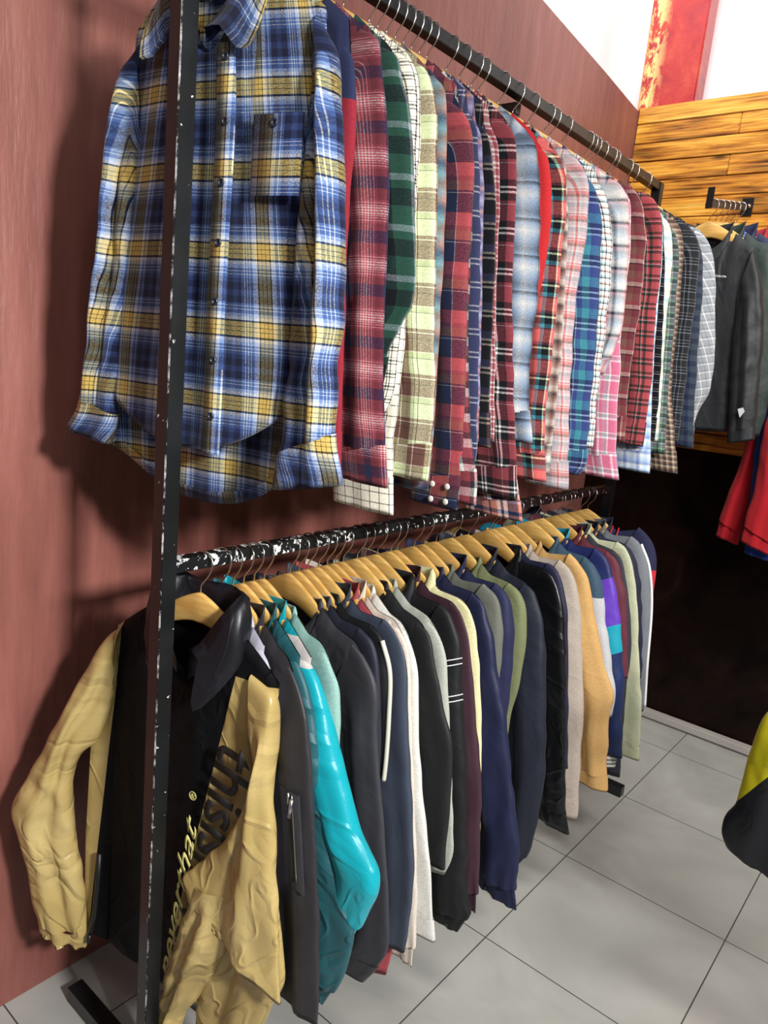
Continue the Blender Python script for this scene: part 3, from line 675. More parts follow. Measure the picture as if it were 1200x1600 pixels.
UPM = {
 'U1': ('red shirt with navy yoke, directly behind the blue and yellow check shirt', lambda: banded('red_navy_yoke_cloth', [(0, '#232a4a'), (0.262, '#8a202e')], 0.9, 0.2, 0.12)),
 'U2': ('maroon shirt with faded white and navy shadow check, second shirt behind the blue one', lambda: plaid('maroon_shadow_check', 'm12 R4 p1 R3 p1 R3 W1 r3 W1 r3 W1 R4 p1 R4 m14 n12', 'm10 R4 p1 R3 p1 R2 W1 r2 W2 r2 W2 r2 W2 r2 W1 R3 p1 R4 m16 n18', light=1.12)),
 'U3': ('dark green and black buffalo check flannel shirt with grey squares', lambda: plaid('green_black_check', 'g26 k24 e10 s8', 'g28 k26 g12 s10', False, light=0.95)),
 'U4': ('white shirt with fine black check peeping out behind the green flannel', lambda: plaid('black_white_fine_check', 'c8 k2 c3 k2 c8 k1 c4 k3', 'c10 k2 c3 k3 c3 k1', light=1.05)),
 'U4b': ('cream shirt with thin black grid check, its cuff hanging lowest below the maroon shirt', lambda: plaid('cream_grid_check', 'c17 k2', 'c17 k2', bal=0.5, light=1.0)),
 'U5': ('pale green and brown check flannel shirt with thin cream lines', lambda: plaid('pale_green_brown_check', 'X26 k1 X6 k1 x6 Z22 c2 Z10', 'X26 k1 x9 c2 Z20 k1 Z9 c2 Z6', light=0.98)),
 'U6': ('muted teal, orange and grey check shirt beside the pale green flannel', lambda: plaid('teal_orange_check', 'T14 O12 n16 s12 o8', 'T16 n18 o10 s16 O12', True)),
 'U7': ('red, navy and brown block check western shirt with pearl snap cuff', lambda: plaid('red_navy_block_check', 'r22 W1 n30 k2 O14', 'r22 k1 n32 W1 n4 O16 R8', light=0.92)),
 'U7b': ('red and grey herringbone check shirt, its cuff beside the pearl snap cuff', lambda: plaid('red_herringbone_check', 'R20 W14 K8', 'R18 W16 K12', light=1.0)),
 'U8': ('navy blue shirt with thin white window lines', lambda: plaid('navy_white_line_check', 'i20 W2 i5 W2 i12', 'i26 W3 i6 W3 i4', light=1.0)),
 'U9': ('grey purple check shirt with orange line, narrow strip beside the navy one', lambda: plaid('purple_grey_check', 'U14 u14 o3 U8', 'U16 u12 o3 u10', True)),
 'U10': ('charcoal and brown check flannel shirt with pale bars', lambda: plaid('charcoal_brown_check', 'k20 s5 k6 Z6', 'k16 z4 k5 z4 i14 k10', light=0.9)),
 'U11': ('red and white houndstooth shirt, narrow strip behind the charcoal one', lambda: plaid('red_white_houndstooth', 'R4 W4', 'R5 W4 R12 W3', light=1.0)),
 'U12': ('red, black and white large tartan shirt with a bold white vertical stripe', lambda: plaid('red_black_white_tartan', 'R22 k14 w4 k4 w3 k10 R12 W1', 'R30 W1 R6 k14 w4 k5 w4 k12', light=1.0, off=(0.15, 0))),
 'U12b': ('peach, navy and white check shirt, its hem lowest beneath the large tartan', lambda: plaid('peach_navy_check', 'o14 k4 p10 o8 n22 w9 i6 w8', 'o16 p6 k5 o10 n8', light=1.05)),
 'U13': ('faded grey blue ombre check shirt', lambda: plaid('grey_blue_ombre_check', 'D16 W14 D14 d16 k2', 'd16 D18 W16 D14 k1 D6', True, light=1.05)),
 'U14': ('plain bright red shirt behind the grey blue ombre shirt', lambda: plain('bright_red_cloth', '#b02226', 0.9, 0.2)),
 'U15': ('bright red tartan shirt with green, teal and yellow bars', lambda: plaid('red_green_yellow_tartan', 'Q20 X3 k14 t8 Q10', 'Q26 R4 t8 k13 X4 k5 R6', light=1.0, off=(0.3, 0))),
 'U16': ('brown and white check shirt right behind the red and yellow tartan', lambda: plaid('brown_white_check', 'Z14 W5 z14 w8', 'Z18 k2 z12 W6', True)),
 'U17': ('pink and grey fine check shirt', lambda: plaid('pink_grey_check', 'v10 W5 q4 W4 v8 s8', 'q7 W2 q3 W4 v10 s9 W4 v8 Z6', False, light=1.0)),
 'U18': ('royal blue and teal check flannel shirt', lambda: plaid('royal_blue_teal_check', 'B18 t14 B10 h2 n8', 'B16 h4 n9 h4 n10 t22 B6', light=1.0)),
 'U19': ('black and white fine check shirt with pastel lines, behind the royal blue flannel', lambda: plaid('black_white_pastel_check', 'w8 k2 w5 T3 w6 k3', 'w9 k3 T4 w8 k2 o3', light=1.0)),
 'U20': ('pastel pink, white and light blue check shirt with crimson edge', lambda: plaid('pastel_pink_blue_check', 'W14 h10 k4 s8 r10', 'w12 h12 s10 p8 k4 W8', True, light=1.05)),
 'U20b': ('magenta pink, grey and white check shirt whose cuff hangs lowest over the jackets', lambda: plaid('magenta_grey_check', 'P20 w4 s10 P8 w6', 'P22 w5 s9 w3 P10', light=1.08)),
 'U21': ('maroon and brown block check shirt', lambda: plaid('maroon_brown_block_check', 'm18 Z14 R10 z4', 'Z18 m16 k3 z10 R10', light=1.0)),
 'U22': ('red tartan shirt with dark green and white lines', lambda: plaid('red_green_line_tartan', 'r18 G7 r4 w1 G5', 'r18 G8 w1 r4 G6', light=0.98)),
 'U29': ('light blue and white check shirt, its hem showing under the red tartan', lambda: plaid('light_blue_check', 'l14 w10 b8 w6', 'l16 w9 b6', True, light=1.1)),
 'U23': ('black shirt with thin white dash lines beside the red tartan', lambda: plaid('black_thin_line_check', 'k22 s1', 'k16 W2 k5 W1')),
 'U24': ('white, light blue and taupe ombre check shirt', lambda: plaid('white_blue_ombre_check', 'w18 T10 z12', 'w16 T14 w10 z16', True, light=1.1)),
 'U25': ('grey green check shirt with pale lines', lambda: plaid('grey_green_check', 'S12 W2 e8 G6', 'S12 W2 G12 e6', light=0.95)),
 'U30': ('brown tweed check shirt, its cuff hanging lowest near the far end', lambda: plaid('brown_tweed_check', 'Z6 C5 K6', 'Z7 C4 K5', True)),
 'U26': ('charcoal check flannel shirt with light grey bars near the rail end', lambda: plaid('charcoal_grey_check', 'K16 S4 k8 s2', 'K20 s3 k6 s2 K8 W1', light=0.95)),
 'U27': ('dark slate blue check shirt near the rail end', lambda: plaid('dark_slate_check', 'd20 n12', 'd18 n16', light=0.8)),
 'U28': ('light grey shirt with white window check, last on the upper rail', lambda: plaid('light_grey_window_check', 's14 w3 s10 S2', 's16 w3 s4 S2', rot=0.25, light=1.1)),
}
def hang_label(desc):
    return ' '.join(('wooden hanger holding the ' + desc.replace(',', '')).split()[:15])
def tri(flat):
    a = np.array(flat, float).reshape(-1, 2); return a

def wall_side(P, lo=-0.36):
    """the sleeve on the wall side follows the same fall as the aisle side, a little straighter"""
    Q = P.copy(); Q[:, 0] = 0.225 + (Q[:, 0] - 0.225) * 0.55
    return Q

keys = list(UP.keys())
for i, k in enumerate(keys):
    Yh, ad, pts = UP[k]; P = tri(pts); desc, mf = UPM[k]
    gap = min(Yh - (UP[keys[i - 1]][0] if i else 0.775), (UP[keys[i + 1]][0] - Yh) if i < len(keys) - 1 else 0.06)
    th = max(0.011, min(0.021, gap * 0.42)); mat = mf()
    rz = math.radians(ad); seed = 100 + i * 7
    g = Garment('checked_shirt', desc, 'shirt', (RX, Yh, ZU), rz, GU, mat, seed, th, 0.0048 if gap > 0.03 else 0.0036)
    if k in ('U1', 'U14'): g.root.name = 'plain_shirt'
    tip = P[0, 1]; rr = random.Random(seed)
    low = rr.uniform(-0.02, 0.02)
    g.torso(tipz=tip, sw=min(0.222, P[0, 0]), hemf=-0.83 + low - 0.02 * (i > 3), hemb=-0.89 + low - 0.02 * (i > 3), hcurve=0.06, mid=0.165, hemw=0.19, tipl=max(tip, -0.215), nw=0.092, drop=0.09, sag=0.022)
    g.sleeve(P, 1, 'band', width=(0.145, 0.105 if k not in ('U4b', 'U12b') else 0.13), w0=0.002, w1=rr.uniform(-0.004, 0.006), elbow=0.0030, cufflen=0.066 if k != 'U12b' else 0.04)
    g.sleeve(wall_side(P), -1, 'band', width=(0.14, 0.11), w1=rr.uniform(-0.004, 0.004))
    g.collar('shirt', flat=max(0.014, th), leaf=0.05, h=0.018)
    g.root['_s'] = 1; del g.root['_s']
    put_hanger((RX, Yh, ZU), rz, hang_label(desc), HU, min(P[0, 0], 0.215) - 0.035)
    if k == 'U7':   # pearl snaps on the cuff
        for (du, dz) in ((-0.028, 0.045), (-0.060, 0.045), (-0.028, 0.016), (-0.060, 0.016)):
            bm = bmesh.new(); bmesh.ops.create_uvsphere(bm, u_segments=12, v_segments=6, radius=0.006)
            bmesh.ops.scale(bm, vec=(1, 0.4, 1), verts=bm.verts[:])
            c = link('snap', bm_mesh('snap', bm, True), g.root, M['snap']); c.location = (P[-1, 0] + du + 0.012, -th * 1.15 - 0.004, P[-1, 1] + dz)
    if k == 'U1': pass

# ------------------------------------------------------------------ blue and yellow check shirt, first on the upper rail
PAL.update(A='#4a3f1c', M='#a08434', N='#131a36', F='#1d3262', H='#305492', J='#9fb2d6')
BLUE = 'N12 F10 N12 H6 w1 H4 w1 H4 w1 H5 J5 W4 k2 M6 k1 M6 k1 M6 k2 W4 J4 H6 w1 H5'
hm = plaid('blue_yellow_flannel_check', BLUE, 'N11 F9 N11 F7 H5 w1 H4 w1 H4 J6 w5 k3 y7 k1 y6 k1 y7 k3 w5 J5 H6 w1 H4 w1 H4', light=1.0, off=(0.27, 0.08), wr=0.35)
A = math.radians(14)
g = Garment('checked_shirt', 'blue flannel shirt with yellow and white check facing the camera, first on the upper rail', 'shirt', (RX, 0.780, ZU), A, GU, hm, 3, 0.028, 0.0085)
hero_u = g
g.torso(tipz=-0.232, sw=0.205, tipl=-0.212, hemf=-0.842, hemb=-0.945, hcurve=0.075, drop=0.105, nw=0.072, sag=0.0, M_=70, N_=81,
        ctrlR=([0.0, 0.22, 0.30, 0.45, 0.62, 0.76, 0.95], [0.205, 0.207, 0.200, 0.192, 0.192, 0.178, 0.176]),
        ctrlL=([0.0, 0.20, 0.28, 0.40, 0.60, 0.80, 0.95], [0.168, 0.170, 0.160, 0.158, 0.178, 0.196, 0.200]))
Rout = [(0.188, -0.186), (0.217, -0.240), (0.226, -0.268), (0.240, -0.342), (0.256, -0.457), (0.268, -0.594), (0.271, -0.708), (0.277, -0.787), (0.297, -0.862)]
Rin = [(0.196, -0.350), (0.186, -0.430), (0.184, -0.600), (0.184, -0.757), (0.186, -0.801), (0.172, -0.888)]
g.sleeve(Rout, 1, 'band', inner=Rin, w0=0.004, w1=0.020, ht=(0.020, 0.028, 0.020), rows=70, cols=40, elbow=0.003, cufflen=0.078, fx=48)
Lout = [(-0.150, -0.196), (-0.172, -0.222), (-0.188, -0.250), (-0.206, -0.346), (-0.221, -0.512), (-0.241, -0.645), (-0.273, -0.792), (-0.304, -0.846)]
Lin = [(-0.135, -0.345), (-0.150, -0.440), (-0.160, -0.532), (-0.176, -0.664), (-0.186, -0.778), (-0.199, -0.866)]
g.sleeve(Lout, 1, 'band', inner=Lin, w0=0.0, w1=0.004, ht=(0.020, 0.026, 0.020), rows=70, cols=40, elbow=0.002, cufflen=0.072, fx=48)
# collar: band standing inside, one leaf folded out to the aisle side
g.collar('shirt', mat=hm, h=0.030, leaf=0.060, flat=0.036, lean=0.004, spread=0.075)
def surf_strip(g, name, path, halfw, w, mat, uvo=(0, 0), nseg=30, slope=0.0, parent=None, wave=0.0):
    """narrow cloth strip lying on the front: path = [(u, z)...]"""
    Q, L = resample(path, nseg); P = []; UV = []
    for i, (u, z) in enumerate(Q):
        row = []; uv = []
        ww = w + wave * math.sin(i * 0.9 + u * 30)
        for s_, o_ in ((-1, -0.004), (-1, 0.0), (0, 0.0008), (1, 0.0), (1, -0.004)):
            row.append((u + s_ * halfw, ww + o_, z + s_ * halfw * slope)); uv.append((u + s_ * halfw + uvo[0], z + uvo[1]))
        P.append(row); UV.append(uv)
    return link(name, grid_mesh(name, g.place(np.array(P, float)), np.array(UV, float)), parent or g.root, mat)
pl = surf_strip(g, 'placket', [(u + 0.028, z - 0.006) for u, z in ((0.022, -0.222), (0.029, -0.33), (0.028, -0.50), (0.027, -0.60), (0.029, -0.69), (0.030, -0.838))], 0.0165, 0.0415, hm, (0.0, 0.0), 60)
pk = surf_strip(g, 'chest_pocket', [(0.149, -0.328), (0.149, -0.37), (0.149, -0.425), (0.149, -0.442)], 0.043, 0.0362, hm, (0.027, 0.0), 12)
def button(g, u, w, z, parent, r=0.0062, mat=None):
    bm = bmesh.new()
    prof = [(0.0, 0.0010), (r * 0.45, 0.0010), (r * 0.62, 0.0022), (r * 0.85, 0.0026), (r, 0.0016), (r, 0.0)]
    V = [[bm.verts.new((a * math.cos(t * PI / 8), -b, a * math.sin(t * PI / 8))) for t in range(16)] for a, b in prof[1:]]
    bm.faces.new(V[0][::-1])
    for i in range(len(V) - 1):
        for t in range(16): bm.faces.new((V[i][t], V[i][(t + 1) % 16], V[i + 1][(t + 1) % 16], V[i + 1][t]))
    bm.faces.new(V[-1])
    o = link('button', bm_mesh('button', bm, False), parent, mat or M['button'])
    o.location = Vector(g.place(np.array([[u, w, z]]))[0]); return o
for u, z in ((0.025, -0.240), (0.030, -0.330), (0.028, -0.417), (0.028, -0.505), (0.027, -0.594), (0.029, -0.685), (0.030, -0.775)):
    button(g, u + 0.028, 0.0425, z - 0.007, g.root)
button(g, 0.144, 0.0372, -0.341, g.root)
put_hanger((RX + 0.016, 0.784, ZU), A, 'wooden hanger inside the blue and yellow check shirt at the front of the upper rail', HU, 0.16)

# ------------------------------------------------------------------ jackets on the lower rail
def L_(n, c, r=0.55, w=0.5, sp=0.35, sh=0.03): return lambda: plain(n, c, r, w, sp, sh)
LOM = {
 # key: (name, label, material, collar kind, cuff kind)
 'L0b': ('shirt_jacket', 'pale lavender grey shirt right behind the gold and black jacket', L_('lavender_grey_cloth', '#a9a6b4'), 'shirt', None),
 'L1': ('bomber_jacket', 'black jacket with a silver zip pocket on the sleeve', L_('black_nylon', '#2c2a2d', 0.5), 'stand', None),
 'L2': ('windbreaker', 'dark teal crinkled jacket between the black zip pocket jacket and the bright teal one', L_('dark_teal_crinkle', '#1f5158', 0.5, 1.1), 'stand', 'gather'),
 'L3': ('windbreaker', 'bright teal windbreaker with a grey shoulder patch', lambda: banded('bright_teal_nylon', [(0, '#0f8f9c'), (0.128, '#b9b2ae'), (0.178, '#0f97a4')], 0.35, 0.9), 'stand', 'gather'),
 'L4': ('light_jacket', 'mint green jacket with a pointed collar', L_('mint_cotton', '#86aba2', 0.75, 0.3), 'shirt', None),
 'L5': ('bomber_jacket', 'charcoal bomber jacket with gathered sleeve and wide cuff', L_('charcoal_nylon', '#343338', 0.55, 0.5), 'shirt', 'band'),
 'L6': ('light_jacket', 'dark navy jacket with a fine checked collar', L_('dark_navy_cloth', '#20222f', 0.6, 0.4), 'shirt', None),
 'L7': ('track_jacket', 'black jacket with an off white strip down the sleeve edge', L_('deep_black_cloth', '#111216', 0.6, 0.4), 'shirt', None),
 'L8': ('light_jacket', 'slate grey blue jacket with a long straight sleeve', L_('slate_blue_cloth', '#363d4b', 0.6, 0.4), 'stand', None),
 'L8b': ('light_jacket', 'faded red jacket, only its sleeve end showing below the slate one', L_('faded_red_cloth', '#9c4048', 0.7, 0.4), 'stand', None),
 'L9': ('blouson', 'pale beige jacket with a gathered hem showing under the slate one', L_('pale_beige_cloth', '#cfc3b4', 0.7, 0.5), 'stand', 'gather'),
 'L10': ('light_jacket', 'off white jacket with a long sleeve in front of the black ones', L_('off_white_cloth', '#cfcdc6', 0.7, 0.6), 'shirt', 'hem'),
 'L11': ('light_jacket', 'black jacket with a bent sleeve next to the off white jacket', L_('soft_black_cloth', '#191a1b', 0.65, 0.5), 'shirt', None),
 'L12': ('light_jacket', 'sage grey jacket mostly hidden between two black ones', L_('sage_grey_cloth', '#a5a89c', 0.7, 0.5), 'shirt', None),
 'L13': ('track_jacket', 'black jacket with thin white double lines on the sleeve', L_('matt_black_cloth', '#0f1013', 0.6, 0.6), 'hood', 'gather'),
 'L14': ('light_jacket', 'plum maroon jacket beside the cream yellow one', L_('plum_cloth', '#3a1f2a', 0.65, 0.4), 'stand', 'gather'),
 'L15': ('hooded_jacket', 'cream yellow jacket with a rolled collar', lambda: plain('cream_yellow_cloth', '#d6cf9e', 0.75, 0.4), 'hood', None),
 'L16': ('coach_jacket', 'navy blue jacket with a tall folded collar and long gathered sleeve', L_('navy_nylon', '#171c3a', 0.55, 0.5), 'shirt', 'gather'),
 'L17': ('light_jacket', 'grey olive jacket behind the navy one', L_('grey_olive_cloth', '#62645a', 0.75, 0.5), 'shirt', None),
 'L18': ('light_jacket', 'indigo navy jacket between the grey olive and the moss green ones', L_('indigo_cloth', '#1b1e40', 0.7, 0.5), 'stand', None),
 'L19': ('light_jacket', 'moss green jacket with a thin hanging sleeve', L_('moss_green_cloth', '#6e7350', 0.75, 0.5), 'shirt', None),
 'L20': ('light_jacket', 'dark ink blue jacket with a long curved sleeve', L_('ink_blue_cloth', '#171c29', 0.6, 0.5), 'stand', 'gather'),
 'L21': ('light_jacket', 'glossy black jacket with a sleeve ending above the floor joint', L_('glossy_black_nylon', '#090a0d', 0.35, 0.9, 0.5), 'hood', None),
 'L22': ('track_jacket', 'navy jacket with white trim lines on the collar', L_('midnight_navy_cloth', '#141733', 0.6, 0.4), 'shirt', None),
 'L23': ('light_jacket', 'taupe beige jacket left of the camel one', L_('taupe_cloth', '#a5988c', 0.75, 0.7), 'shirt', None),
 'L24': ('work_jacket', 'camel tan jacket with a cuffed sleeve', L_('camel_cloth', '#bb935a', 0.75, 0.6), 'shirt', 'hem'),
 'L25': ('light_jacket', 'slate teal cape jacket with pale grey lower sleeve', lambda: banded('slate_teal_cloth', [(0, '#334a5c'), (0.235, '#b4b4b6')], 0.7, 0.4), 'shirt', None),
 'L26': ('windbreaker', 'navy windbreaker with teal yoke and purple sleeve band', lambda: banded('navy_teal_purple_nylon', [(0, '#1688a6'), (0.15, '#1c2656'), (0.315, '#5b35a8'), (0.47, '#1492a6'), (0.565, '#1d2a52')], 0.5, 0.5, -0.5), 'stand', None),
 'L27': ('light_jacket', 'burgundy jacket near the far rail end', L_('burgundy_cloth', '#5e2533', 0.7, 0.4), 'stand', None),
 'L28': ('light_jacket', 'charcoal jacket left of the pale sage one', L_('charcoal_cloth', '#2e2f38', 0.7, 0.4), 'stand', None),
 'L29': ('light_jacket', 'pale sage cream jacket with a long straight sleeve near the end', L_('pale_sage_cloth', '#b5b799', 0.75, 0.6), 'stand', 'hem'),
 'L30': ('track_jacket', 'dark navy track top next to the grey jacket with white piping', L_('deep_navy_knit', '#1b1d33', 0.8, 0.3), 'stand', None),
 'L31': ('track_jacket', 'grey track jacket with white piping', L_('mid_grey_knit', '#70747a', 0.8, 0.3), 'stand', None),
 'L32': ('track_jacket', 'navy track top with red stripes and red lower sleeve, last on the lower rail', lambda: banded('navy_red_knit', [(0, '#1f2140'), (0.215, '#c02838')], 0.8, 0.2), 'stand', None),
}
keys = list(LO.keys()); LG = {}
for i, k in enumerate(keys):
    Yh, ad, pts = LO[k]; P = tri(pts); nm, desc, mf, ck, cuffk = LOM[k]
    gap = min(Yh - (LO[keys[i - 1]][0] if i else 0.80), (LO[keys[i + 1]][0] - Yh) if i < len(keys) - 1 else 0.06)
    th = max(0.0115, min(0.024, gap * 0.46)); mat = mf(); rz = math.radians(ad); seed = 500 + i * 7
    g = Garment(nm, desc, 'jacket' if k != 'L0b' else 'shirt', (RX, Yh, ZL), rz, GL, mat, seed, th, 0.0058 if gap > 0.034 else 0.0040)
    LG[k] = (g, P, th); tip = P[0, 1]; rr = random.Random(seed)
    end = P[-1, 1]
    if k in ('L0b', 'L4', 'L6', 'L15', 'L17', 'L18', 'L22', 'L27', 'L30', 'L32', 'L7', 'L19', 'L25', 'L31'):   # sleeve runs on hidden behind its neighbours
        pass
    sw = min(0.22, P[0, 0]); hem = -0.80 + rr.uniform(-0.03, 0.03)
    if k == 'L9': hem = -0.90
    if k in ('L0b',): hem = -0.70
    g.torso(tipz=tip, sw=sw, tipl=min(-0.13, max(tip, -0.18)), hemf=hem, hemb=hem - 0.01, hcurve=0.015, mid=0.185, hemw=0.20, drop=0.085, nw=0.088)
    cl = {'band': 0.06, 'gather': 0.05, 'hem': 0.045}.get(cuffk, 0.05)
    end_w = 0.125 if k not in ('L2', 'L3') else 0.11
    kw = dict(width=(0.165, end_w), w0=0.002, w1=rr.uniform(-0.003, 0.006), elbow=0.003 if cuffk == 'gather' else 0.0015, cufflen=cl)
    if k == 'L3': kw['ht'] = (0.018, 0.030, 0.022); kw['width'] = (0.17, 0.10)
    if k == 'L2': kw['width'] = (0.17, 0.12); kw['ht'] = (0.014, 0.024, 0.02)
    if k == 'L7': kw['width'] = (0.16, 0.05)
    g.sleeve(P, 1, {'band': 'band', 'hem': 'band', 'gather': 'gather', None: None}[cuffk], **kw)
    Wd = wall_side(P)
    g.sleeve(Wd, -1, None, width=(0.155, 0.12))
    g.collar(ck, mat=plaid('grey_fine_check_collar', 'K3 s1', 'K3 s1') if k == 'L6' else None, flat=max(0.015, th), h=0.032 if ck != 'hood' else 0.030, leaf=0.062)
    put_hanger((RX, Yh, ZL), rz, hang_label(desc), HL, sw - 0.035)

def edge_line(k, name, mat, r, a=0, b=1, off=0.0, dw=0.0):
    """a tube along the outer edge of the aisle-side sleeve"""
    g, P, th = LG[k]; Q, L = resample(P, 60); n0, n1 = int(a * 59), int(b * 59) + 1
    return g.strip(name, [(u + off, dw, z) for u, z in Q[n0:n1]], r, mat)
edge_line('L7', 'edge_piping', M['cream'], 0.0050, 0.0, 1.0, 0.002, 0.004)
edge_line('L31', 'edge_piping', M['white'], 0.005, 0.0, 0.97, 0.002, 0.0)
g, P, th = LG['L22']
for du in (0.0, 0.035): g.strip('trim_line', [(0.07 + du, th + 0.012, -0.105 - du * .5), (0.085 + du, th + 0.012, -0.15 - du * .5), (0.095 + du, th + 0.010, -0.20 - du * .5)], 0.0022, M['white'])
g, P, th = LG['L32']
for du in (0.0, 0.022): g.strip('trim_line', [(0.095 + du, -th * 0.6, -0.112 - du * .1), (0.10 + du, 0.0, -0.104 - du * .1), (0.105 + du, th + 0.004, -0.13 - du * .1), (0.105 + du, th + 0.006, -0.17)], 0.0026, M['redp'])
g, P, th = LG['L13']
for du in (0.0, 0.012, 0.08, 0.092):
    zz = -0.235 - du
    uo = np.interp(-zz, -P[:, 1], P[:, 0])
    g.strip('trim_line', [(uo - 0.075, th * 1.32 + 0.003, zz - 0.03), (uo - 0.04, th * 1.40 + 0.003, zz - 0.012), (uo - 0.008, th * 0.9 + 0.003, zz + 0.002), (uo + 0.002, 0, zz + 0.004)], 0.0011, M['white'])
# zip pocket on the black jacket sleeve
g, P, th = LG['L1']
def on_sleeve(P, z, back): return np.interp(-z, -P[:, 1], P[:, 0]) - back
zt, zb = -0.375, -0.555
surf_strip(g, 'sleeve_pocket', [(on_sleeve(P, zt, 0.040), zt), (on_sleeve(P, (zt + zb) / 2, 0.040), (zt + zb) / 2), (on_sleeve(P, zb, 0.040), zb)], 0.024, th * 1.35 + 0.006, g.mat)
zp = g.strip('zip', [(on_sleeve(P, z, 0.030), th * 1.35 + 0.0085, z) for z in np.linspace(zt - 0.004, zb + 0.02, 12)], 0.0012, M['zipm'])
g.strip('zip_pull', [(on_sleeve(P, zt, 0.026), th * 1.35 + 0.011, zt - 0.01), (on_sleeve(P, zt, 0.027), th * 1.35 + 0.012, zt - 0.045)], 0.0035, M['zipm'])
g.strip('zip_tape', [(on_sleeve(P, zt, 0.037), th * 1.35 + 0.010, zt - 0.002), (on_sleeve(P, zt, 0.034), th * 1.35 + 0.011, zt - 0.022)], 0.0022, M['zipm'])

# ------------------------------------------------------------------ gold and black jacket, first on the lower rail
def gold_black():
    k = NT('gold_black_nylon'); co, o = k.obj()
    # black centre panel between two seams; coordinates in metres in the garment's own frame
    lft = k.math('GREATER_THAN', k.math('SUBTRACT', o[0], k.math('MULTIPLY', k.math('ADD', o[2], 0.14), 0.07)), -0.186)
    rgt = k.math('LESS_THAN', k.math('SUBTRACT', o[0], k.math('MULTIPLY', k.math('ADD', o[2], 0.20), 0.19)), 0.105)
    yoke = k.math('LESS_THAN', o[0], 0.20)
    top = k.math('GREATER_THAN', o[2], -0.188)
    both = k.math('MULTIPLY', lft, k.math('MAXIMUM', rgt, k.math('MULTIPLY', top, yoke)))
    uvv, ux, uy = k.uv(); n = k.noise(uvv, 6, 2)
    gold = k.ramp(n, [(0.3, '#a08850'), (0.7, '#b8a068')])
    c = k.mix(both, gold, lin('#0c0d10'))
    cloth_finish(k, c, 0.9, 0.34, 0.4, 0.0)
    k.lk(k.math('ADD', 0.36, k.math('MULTIPLY', both, 0.3)), k.b.inputs['Roughness']); k.lk(k.math('SUBTRACT', 0.4, k.math('MULTIPLY', both, 0.28)), k.b.inputs['Specular IOR Level']); return k.m
gb = gold_black()
gold = NT('gold_nylon'); gu, _, _ = gold.uv(); cloth_finish(gold, gold.ramp(gold.noise(gu, 6, 3), [(0.3, '#a48c54'), (0.7, '#bea76e')]), 1.0, 0.30, 0.45, 0.0); gold = gold.m
A = math.radians(10)
g = Garment('gold_windbreaker', 'gold and black windbreaker with large black lettering, first on the lower rail', 'jacket', (RX, 0.795, ZL), A, GL, gb, 77, 0.019, 0.006, bend=(-0.2, math.radians(30)))
hj = g
g.torso(tipz=-0.205, sw=0.195, tipl=-0.190, hemf=-0.905, hemb=-0.92, hcurve=0.03, drop=0.10, nw=0.085, sag=0.0, M_=70, N_=81,
        ctrlR=([0.0, 0.20, 0.30, 0.45, 0.65, 0.80, 1.0], [0.195, 0.195, 0.180, 0.160, 0.150, 0.140, 0.120]),
        ctrlL=([0.0, 0.20, 0.28, 0.45, 0.65, 0.80, 1.0], [0.205, 0.205, 0.225, 0.255, 0.262, 0.262, 0.262]))
# wall-side sleeve, elbow swung out towards the wall
s = g.limb('sleeve', [(-0.185, -0.175), (-0.215, -0.190), (-0.240, -0.226), (-0.302, -0.355), (-0.367, -0.494), (-0.409, -0.579), (-0.402, -0.640), (-0.385, -0.700), (-0.356, -0.850)],
           [(-0.205, -0.340), (-0.235, -0.420), (-0.275, -0.470), (-0.290, -0.530), (-0.285, -0.620), (-0.270, -0.720), (-0.245, -0.880)], gold, 0.006, 0.012, (0.018, 0.030, 0.026), rows=80, cols=40, elbow=0.007, fold=0.007, gather=0.004, lip=False, seed=5, fx=40)
g.limb('cuff', [(-0.356, -0.848), (-0.352, -0.885)], [(-0.247, -0.876), (-0.252, -0.915)], gold, 0.012, 0.012, (0.022, 0.02, 0.018), rows=8, cols=40, parent=s, gather=0.004, seed=6)
# aisle-side sleeve: wide upper part folded at the elbow, forearm tucked forward
s = g.limb('sleeve', [(0.140, -0.176), (0.168, -0.183), (0.197, -0.203), (0.206, -0.260), (0.209, -0.337), (0.229, -0.456), (0.253, -0.575), (0.282, -0.745)],
           [(0.172, -0.335), (0.168, -0.400), (0.128, -0.485), (0.070, -0.565), (0.040, -0.603), (0.055, -0.640)], gold, 0.008, 0.050, (0.020, 0.028, 0.012), rows=80, cols=44, elbow=0.004, fold=0.006, seed=8, fx=30)
g.limb('forearm', [(0.175, -0.590), (0.150, -0.700), (0.110, -0.800), (0.060, -0.900), (0.030, -1.000), (0.030, -1.030)],
       [(0.060, -0.610), (0.035, -0.720), (0.010, -0.820), (-0.012, -0.920), (-0.028, -1.000), (-0.030, -1.030)], gold, 0.036, 0.040, (0.020, 0.026, 0.020), rows=60, cols=40, elbow=0.007, fold=0.008, gather=0.004, seed=9, fx=40, parent=s)
g.limb('sleeve_lining_fold', [(0.235, -0.600), (0.262, -0.740), (0.225, -0.850), (0.210, -1.000), (0.205, -1.020)],
       [(0.070, -0.640), (0.075, -0.740), (0.065, -0.850), (0.055, -1.000), (0.055, -1.020)], gold, 0.012, 0.012, (0.014, 0.02, 0.016), rows=50, cols=36, elbow=0.004, fold=0.006, seed=10, fx=40, parent=s)
c_black = plain('black_windbreaker_nylon', '#15151a', 0.4, 0.8, 0.4, 0.0)
